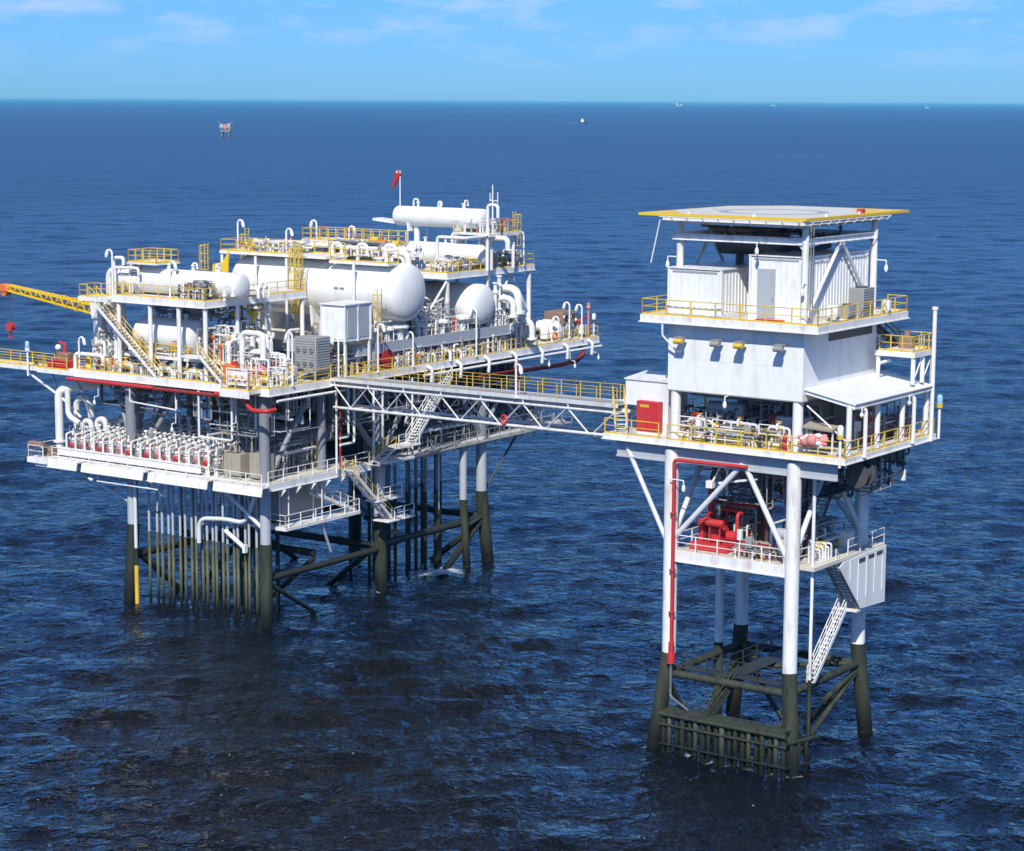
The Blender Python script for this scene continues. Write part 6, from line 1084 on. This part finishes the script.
for label, b, n, kw in (
    ('tangle of white pipes under the upper front deck at the left', (3.2, 8, 12, 17, DZ, 26.8), 22, dict(nv=5, r=(.07, .16))),
    ('grey pipework tangle under the upper front deck behind the short stair', (4.5, 9, 6.5, 11, DZ, 27.0), 24, dict(nv=7, mats=('pipe', 'grey', 'beam'), r=(.06, .17))),
    ('pipes and yellow valves behind the projecting corner bay', (.4, 3.6, -.8, 4.4, DZ, 23.6), 22, dict(nv=8, nb=3)),
    ('pipework between the pink pump and the white drum', (1.2, 4.4, 4.0, 7.5, DZ, 24.6), 20, dict(nv=6, vm=('yellow', 'pink', 'pipe'))),
    ('grey pipes hung under the upper front deck above the short vessel', (3.0, 6.5, 8, 16.5, 26.0, 27.4), 30, dict(nv=3, nb=1, mats=('grey', 'beam', 'pipe'), hang=True, vm=('yellow', 'grey', 'beam'), r=(.06, .18))),
    ('pipework on the low ledge beside the short vessel', (.5, .9, 9, 16, 22.62, 23.4), 10, dict(nv=6, nb=2, vm=('yellow', 'yellow', 'pipe'), r=(.04, .08))),
    ('pipework and valves around the small white drum', (.6, 2.0, 4.6, 8.6, 22.62, 25.6), 24, dict(nv=9, nb=2, mats=('pipe', 'greyblue', 'grey'), vm=('yellow', 'orange', 'pipe'), r=(.05, .12))),
    ('low pipes along the main deck edge left of the long stair', (-.2, 1.0, 12, 21, DZ, 22.0), 22, dict(nv=6, nb=4, r=(.04, .1))),
    ('low pipes along the main deck edge below the short vessel', (.0, 1.2, 5.2, 11.5, DZ, 22.0), 18, dict(nv=6, nb=3, r=(.04, .1))),
    ('pipework in the shade below the white switchgear cabin', (8.2, 13, -.9, 2, DZ, 23.6), 18, dict(nv=5, mats=('grey', 'pipe', 'dark'), vm=('yellow', 'red', 'brown'))),
    ('yellow-valved pipework along the deck edge right of the hose reel', (16.5, 22, -1.1, .4, DZ, 22.7), 24, dict(nv=9, nb=3, vm=('yellow', 'yellow', 'pipe'))),
    ('low pipework along the deck edge in front of the tank deck', (22.2, 28, -1.1, .4, DZ, 22.6), 22, dict(nv=8, nb=3, vm=('yellow', 'pipe', 'red'))),
    ('pipework along the deck edge below the round tank end', (28.2, 33.5, -1.1, .8, DZ, 23.0), 22, dict(nv=8, nb=2, vm=('yellow', 'pipe', 'pipe'))),
    ('tall white pipe tangle beside the round tank end', (33, 38.5, -.9, 2.6, DZ, 25.2), 34, dict(nv=8, nb=3, r=(.06, .17))),
    ('pipework on the tank deck beneath the largest tank', (14, 20, -.4, 5, 23.4, 25.4), 20, dict(nv=5, mats=('pipe', 'grey', 'beam'))),
    ('pipework on the tank deck below the upper right deck', (22, 28, -.5, 3, 23.4, 26.2), 22, dict(nv=6, mats=('pipe', 'greyblue', 'grey'))),
    ('pipes behind the brown compressor at the right end', (38, 45, 3.8, 7.5, DZ, 23.2), 24, dict(nv=6, nb=3, vm=('red', 'yellow', 'pipe'))),
    ('low pipes among the coolers at the far right end', (45.5, 50.2, .2, 4.5, DZ, 22.3), 16, dict(nv=5, nb=3, vm=('red', 'yellow', 'pipe'))),
    ('low pipes and valves on the near edge of the upper right deck', (26.6, 33, .3, 2.2, 28.9, 30.2), 26, dict(nv=9, nb=2, vm=('yellow', 'yellow', 'orange'), r=(.05, .14))),
    ('pipes under the round end of the upper right vessel', (33.5, 40, .3, 2.8, 28.9, 30.4), 18, dict(nv=6, nb=2, vm=('yellow', 'orange', 'pipe'))),
    ('white and yellow pipework on top of the largest tank', (19.2, 22, 1.5, 9, 30.7, 32.1), 30, dict(nv=9, nb=2, vm=('yellow', 'orange', 'pipe'), r=(.08, .2))),
    ('pipework on the tank walkway left of the tall ladders', (16.2, 18.4, 9.6, 17, 30.85, 32.0), 18, dict(nv=5, nb=2, vm=('yellow', 'pipe', 'pipe'))),
    ('small pipes and valves on the long slim vessel front', (.0, 1.0, 6.4, 9.8, 27.85, 29.6), 20, dict(nv=6, nb=2, mats=('pipe', 'dark', 'grey'), vm=('yellow', 'orange', 'dark'), r=(.05, .12))),
    ('pipework at the left end of the long slim vessel', (1.0, 3.6, 15.6, 18.8, 28.0, 30.6), 16, dict(nv=4, nb=0, r=(.08, .18))),
    ('pipework around the topmost vessel platform', (31.6, 35.8, -1.0, 2.6, 32.45, 33.9), 14, dict(nv=5, nb=1, r=(.05, .12))),
    ('piping at the left end of the main deck by the crane', (1.0, 4.5, 18.6, 21.8, DZ, 24.5), 18, dict(nv=5, nb=2, r=(.08, .2))),
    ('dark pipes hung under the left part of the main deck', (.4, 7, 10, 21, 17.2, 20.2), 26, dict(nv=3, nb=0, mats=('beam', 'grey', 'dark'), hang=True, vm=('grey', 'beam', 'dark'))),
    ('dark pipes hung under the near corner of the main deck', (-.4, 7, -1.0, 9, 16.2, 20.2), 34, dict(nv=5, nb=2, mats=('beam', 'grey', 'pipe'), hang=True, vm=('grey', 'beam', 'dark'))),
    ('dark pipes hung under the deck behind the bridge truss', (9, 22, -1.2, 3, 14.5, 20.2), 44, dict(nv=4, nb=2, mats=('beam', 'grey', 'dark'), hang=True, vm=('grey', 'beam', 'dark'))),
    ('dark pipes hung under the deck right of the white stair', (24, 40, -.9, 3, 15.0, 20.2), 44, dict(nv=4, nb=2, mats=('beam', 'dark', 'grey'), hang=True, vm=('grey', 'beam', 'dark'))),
    ('pipework standing on the lower deck behind the near leg', (2, 9, .4, 6, LZ, 16.4), 34, dict(nv=7, nb=3, mats=('grey', 'beam', 'pipe'), vm=('pink', 'grey', 'yellow'))),
    ('pipework on the lower deck behind the manifold', (7, 12.4, 8, 23, LZ, 15.6), 34, dict(nv=4, nb=2, mats=('pipe', 'grey', 'beam'))),
    ('pipework on the rear lower deck behind the bridge', (17, 32, .4, 2.8, LQ, 15.6), 40, dict(nv=5, nb=3, mats=('beam', 'dark', 'grey'), vm=('grey', 'dark', 'beam'))),
    ('pipework at the right end of the rear lower deck', (33, 46, .4, 5, LQ, 15.0), 30, dict(nv=4, nb=2, mats=('beam', 'dark', 'grey'), vm=('grey', 'dark', 'beam'))),
):
    cluster(label, b, n, seed=S, **kw); S += 1
for label, b, n, kw in (
    ('pipework in the open main deck front beside the fire cabinet', (1.0, 4.0, 5.8, 10, MZ, 24.2), 24, dict(nv=6, nb=2, mats=('grey', 'pipe', 'dark'))),
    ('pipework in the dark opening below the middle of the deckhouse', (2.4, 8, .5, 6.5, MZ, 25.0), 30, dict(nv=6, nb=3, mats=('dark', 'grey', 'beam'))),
    ('low pipes along the front rail of the helideck platform main deck', (-.2, 1.2, .8, 9.2, MZ, 23.2), 24, dict(nv=7, nb=3, mats=('grey', 'pipe', 'dark'), vm=('yellow', 'grey', 'pipe'))),
    ('pipes and gear under the right part of the canopy', (5, 12.6, -3.0, -.8, MZ, 24.6), 16, dict(nv=4, nb=3, mats=('dark', 'grey', 'orange'), vm=('red', 'orange', 'grey'))),
    ('red and grey pipework on the cellar deck behind the red pumps', (3.6, 7, 5, 9, 14.3, 17.4), 24, dict(nv=6, nb=2, mats=('red', 'grey', 'dark'), vm=('red', 'red', 'grey'))),
    ('grey pipework on the cellar deck right of the grey pump', (3.6, 8.6, .4, 3.2, 14.3, 16.6), 28, dict(nv=6, nb=3, mats=('grey', 'dark', 'pipe'), vm=('yellow', 'red', 'grey'))),
    ('small red pipes and fittings at the front rail of the cellar deck', (.3, 1.6, 1.2, 5.2, 14.3, 15.5), 16, dict(nv=4, nb=2, mats=('deepred', 'grey', 'tan'), vm=('red', 'yellow', 'pipe'))),
    ('dark pipes hung beneath the main deck of the helideck platform', (1, 9.4, 0, 9, 17.4, 20.6), 30, dict(nv=3, nb=1, mats=('dark', 'beam', 'grey'), hang=True, vm=('grey', 'beam', 'dark'))),
    ('dark cables and pipes hung below the canopy side of the main deck', (3, 11, -3.4, -.6, 18.6, 21.4), 20, dict(nv=2, nb=1, mats=('dark', 'dark', 'grey'), hang=True, vm=('grey', 'beam', 'dark'))),
    ('dark gear hung under the helideck above the modules', (1, 9, 1, 9, 35.6, 37.05), 12, dict(nv=0, nb=0, r=(.1, .25), mats=('dark', 'dark', 'beam'), hang=True, vm=('grey', 'beam', 'dark'))),
):
    cluster(label, b, n, fr=RF, seed=S, **kw); S += 1
# coiled hose and clutter low on the near leg side of the rail deck
# ================================================================== footbridge between the platforms
A0 = LF.w(8.2, -1.75, 0); B0 = RF.w(1.7, 14.2, 0); ax = (B0-A0); ax.z = 0; BL = ax.length
BF = Frame(A0.x, A0.y, math.degrees(math.atan2(ax.y, ax.x))); BF.o = A0
zA, zB = 21.05, 23.95            # walkway level at either end
def zl(x): return zA+(zB-zA)*x/BL
br = thing('footbridge', 'white steel truss footbridge with yellow railings joining the two platforms', 'bridge', BF, (0, 0, 20))
W0, W1 = -.9, 1.0
def along(x, y, dz): return Vector((x, y, zl(x)+dz))
part('walkway', MB()._add([along(0, W0, .0), along(BL, W0, .0), along(BL, W1, .0), along(0, W1, .0), along(0, W0, -.09), along(BL, W0, -.09), along(BL, W1, -.09), along(0, W1, -.09)], [(0, 1, 2, 3), (7, 6, 5, 4), (0, 4, 5, 1), (2, 6, 7, 3), (1, 5, 6, 2), (0, 3, 7, 4)]), 'grate', br)
x0, x1 = .6, BL-.2
for y in (W0-.1, W1+.1):
    part('top_chord', MB().beam(along(0, y, -.12), along(BL, y, -.12), .16, .28), 'white', br); part('middle_chord', MB().cyl(along(-.2, y, -.62), along(BL-.5, y, -.62), .1, 10), 'white', br); part('bottom_chord', MB().cyl(along(x0, y, -2.55), along(x1, y, -2.3), .13, 12), 'white', br)
    n = 7; g = MB(); p = MB()
    for i in range(n):
        a = x0+(x1-x0)*i/n; b = x0+(x1-x0)*(i+1)/n; m = (a+b)/2
        g.cyl(along(a+.2, y, -.7), along(m, y, -2.45), .06, 8); g.cyl(along(m, y, -2.45), along(b-.2, y, -.7), .06, 8); p.beam(along(a+.1, y, -.62), along(a+.1, y, -.12), .09, .09)
    part('diagonal', g, 'white', br); part('post', p, 'white', br)
g = MB()
for i in range(15):
    x = x0+(x1-x0)*i/14; g.beam(along(x, W0-.1, -2.5), along(x, W1+.1, -2.5), .08, .08) if i % 2 else g.cyl(along(x, W0-.1, -.7), along(min(x+1.8, x1), W1+.1, -.7), .05, 6)
part('cross_member', g, 'white', br)
for y in (W0-.1, W1+.1):
    part('guard_rail', MB().rails([along(0, y, .06), along(BL, y, .06)], sp=2.6, r=.026, toe=False), 'yellow', br)
part('bearing', MB().box((-.7, W0, zA-.5), (.1, W1, zA-.12)), 'white', br)
single('pipe_bundle', MB().tube([along(-.6, .5, -.5), along(BL+.4, .5, -.5)], .15, 8).tube([along(-.6, .15, -.5), along(BL+.4, .15, -.5)], .12, 8).tube([along(-.6, -.25, -.5), along(BL+.4, -.25, -.5)], .14, 8), 'pipe', 'bundle of pipes carried below the footbridge walkway', 'pipes', BF, along(BL/2, 0, -.5))
lamp_post(BF, BL*.70, W0-.25, zl(BL*.70)-.2, 2.6, 1, 0, 'white lamp post standing on the outside of the footbridge')
single('life_ring', MB().ring(along(BL*.66, W0-.2, -2.0), (0, 1, 0), .36, .1, 18, 8), 'red', 'red life ring hung on the footbridge truss near the middle', 'life ring', BF, along(BL*.66, W0-.2, -2.0))

# ================================================================== foam where the discharge pipe meets the sea and round the legs
m, nt3, b3 = _nt('sea_foam'); b3.inputs['Base Color'].default_value = (.85, .88, .88, 1); b3.inputs['Roughness'].default_value = .9
N3 = nt3.nodes; L3 = nt3.links; tc3 = N3.new('ShaderNodeTexCoord'); nz = N3.new('ShaderNodeTexNoise'); nz.inputs['Scale'].default_value = 1.9; nz.inputs['Detail'].default_value = 9; nz.inputs['Roughness'].default_value = .72; L3.new(tc3.outputs['Object'], nz.inputs['Vector'])
at = N3.new('ShaderNodeAttribute'); at.attribute_name = 'cover'; ad = N3.new('ShaderNodeMath'); ad.operation = 'ADD'; L3.new(nz.outputs['Fac'], ad.inputs[0]); L3.new(at.outputs['Fac'], ad.inputs[1])
rp3 = N3.new('ShaderNodeValToRGB'); rp3.color_ramp.elements[0].position = .45; rp3.color_ramp.elements[1].position = .95; L3.new(ad.outputs[0], rp3.inputs['Fac']); L3.new(rp3.outputs['Color'], b3.inputs['Alpha'])
M['foam'] = m
g = MB(); cov = []
def foam(fr, u, v, R, c0, c1, lift=.16, heap=0., rings=9, n=36):
    o = len(g.v); vs = []; fs = []
    for k in range(rings+1):
        for i in range(n):
            a = 2*PI*i/n; q = R*max(k, .02)/rings*(1+.18*math.sin(3*a+u)+.1*math.sin(7*a+v)); p = fr.w(u+q*math.cos(a), v+q*math.sin(a)*.8, 0)
            vs.append((p.x, p.y, float(wave_height(np.array([p.x]), np.array([p.y]))[0])+lift+heap*max(0, 1-k/4)**2)); cov.append(c0+(c1-c0)*k/rings)
    for k in range(rings): fs += [(k*n+i, (k+1)*n+i, (k+1)*n+(i+1) % n, k*n+(i+1) % n) for i in range(n)]
    g._add(vs, fs)
foam(LF, 24.8, -.1, 4.6, .6, -.45, .3, .12)
for u, v in ((0, 0), (15.9, 0), (33, -.2), (0, 16.2), (29.2, -.4)): foam(LF, u, v, 1.25, .3, -.42)
for u, v in ((-.6, -.7), (-.5, 10.6), (11.5, -.4), (10.9, 10.6)): foam(RF, u, v, 1.3, .3, -.42)
for k in range(6): foam(RF, -1.6, .4+1.6*k, 1.2, .08, -.45)
for k in range(9): foam(LF, 1.0, 2.2+1.5*k, .8, .05, -.45)
me = mesh_from('sea_foam', g, 'foam', (0, 0, 0)); at_ = me.attributes.new('cover', 'FLOAT', 'POINT'); at_.data.foreach_set('value', cov)
fo = bpy.data.objects.new('sea_foam', me); COL.objects.link(fo); fo['kind'] = 'stuff'

# ================================================================== things far off on the water
def world_at(px, dist): return (px-512)/F_PX*dist
D = 2700; x = world_at(227, D)
dp = thing('distant_platform', 'tiny red and white oil platform far off toward the horizon', 'platform', WF, (x, D, 0))
for du, dv in ((-4.5, -4), (4.5, -4), (-4.5, 4), (4.5, 4)): part('leg', MB().cyl((x+du, D+dv, -1), (x+du*.9, D+dv, 9), .9, 8), 'beam', dp)
part('lower_deck', MB().box((x-6, D-6, 6.5), (x+6, D+6, 7.4)), 'greyblue', dp); part('upper_deck', MB().box((x-7.5, D-6, 10.5), (x+7.5, D+6, 11.6)), 'grey', dp); part('equipment', MB().box((x-7, D-5, 11.8), (x-2.5, D+4, 15.5)).box((x+2.5, D-5, 11.8), (x+6, D+4, 16.5)), 'greyblue', dp); part('module', MB().box((x-2, D-5.5, 9), (x+2, D+3, 15.2)).box((x+4, D-5.4, 8), (x+6, D, 10)), 'pink', dp); part('crane_arm', MB().beam((x-6, D, 15), (x-9, D, 19.5), .6).beam((x+6, D, 15), (x+8.5, D, 19), .6), 'grey', dp)
D = 4600; x = world_at(580, D)
bt = thing('supply_boat', 'small boat with white wake on the open sea near the horizon', 'boat', WF, (x, D, 0))
part('hull', MB()._add([(x-9, D-3, 0), (x+6, D-3, 0), (x+11, D, 0), (x+6, D+3, 0), (x-9, D+3, 0), (x-9, D-3, 2.6), (x+7, D-3, 3), (x+14, D, 4), (x+7, D+3, 3), (x-9, D+3, 2.6)], [(4, 3, 2, 1, 0), (5, 6, 7, 8, 9), (0, 1, 6, 5), (1, 2, 7, 6), (2, 3, 8, 7), (3, 4, 9, 8), (4, 0, 5, 9)]), 'dark', bt); part('wheelhouse', MB().box((x-3, D-2, 2.8), (x+3, D+2, 8)).box((x-1, D-1, 8), (x+1, D+1, 11)), 'white', bt)
single('boat_wake', MB()._add([(x-10, D-3, .35), (x-10, D+3, .35), (x-34, D+9, .3), (x-34, D-9, .3), (x-10, D-3, .25), (x-10, D+3, .25), (x-34, D+9, .2), (x-34, D-9, .2)], [(0, 1, 2, 3), (7, 6, 5, 4), (0, 4, 5, 1), (1, 5, 6, 2), (2, 6, 7, 3), (3, 7, 4, 0)]), 'foamwhite' if 'foamwhite' in M else 'white', 'white wake behind the small boat', 'wake', WF, (x, D, 0))
for px, D, Ln, lab in ((676, 26000, 90, 'tiny pale ship on the horizon, the largest of three'), (769, 30000, 75, 'tiny pale ship on the horizon right of the largest'), (921, 22000, 45, 'faint pale speck of a ship at the right end of the horizon')):
    x = world_at(px, D); t = thing('distant_ship', lab, 'ship', WF, (x, D, 0), 'ships on the horizon'); h = Ln*.16
    part('hull', MB()._add([(x-Ln/2, D-9, 0), (x+Ln*.42, D-9, 0), (x+Ln*.42, D+9, 0), (x-Ln/2, D+9, 0), (x-Ln/2, D-9, h), (x+Ln/2, D-9, h*1.2), (x+Ln/2, D+9, h*1.2), (x-Ln/2, D+9, h)], [(3, 2, 1, 0), (4, 5, 6, 7), (0, 1, 5, 4), (1, 2, 6, 5), (2, 3, 7, 6), (3, 0, 4, 7)]), 'greyblue', t); part('superstructure', MB().box((x-Ln*.45, D-8, h), (x-Ln*.25, D+8, h*2.6)).box((x+Ln*.1, D-6, h*1.05), (x+Ln*.3, D+6, h*1.8)), 'white', t)
for o in bpy.data.objects:
    if o.parent is not None and 'category' in o: del o['category']
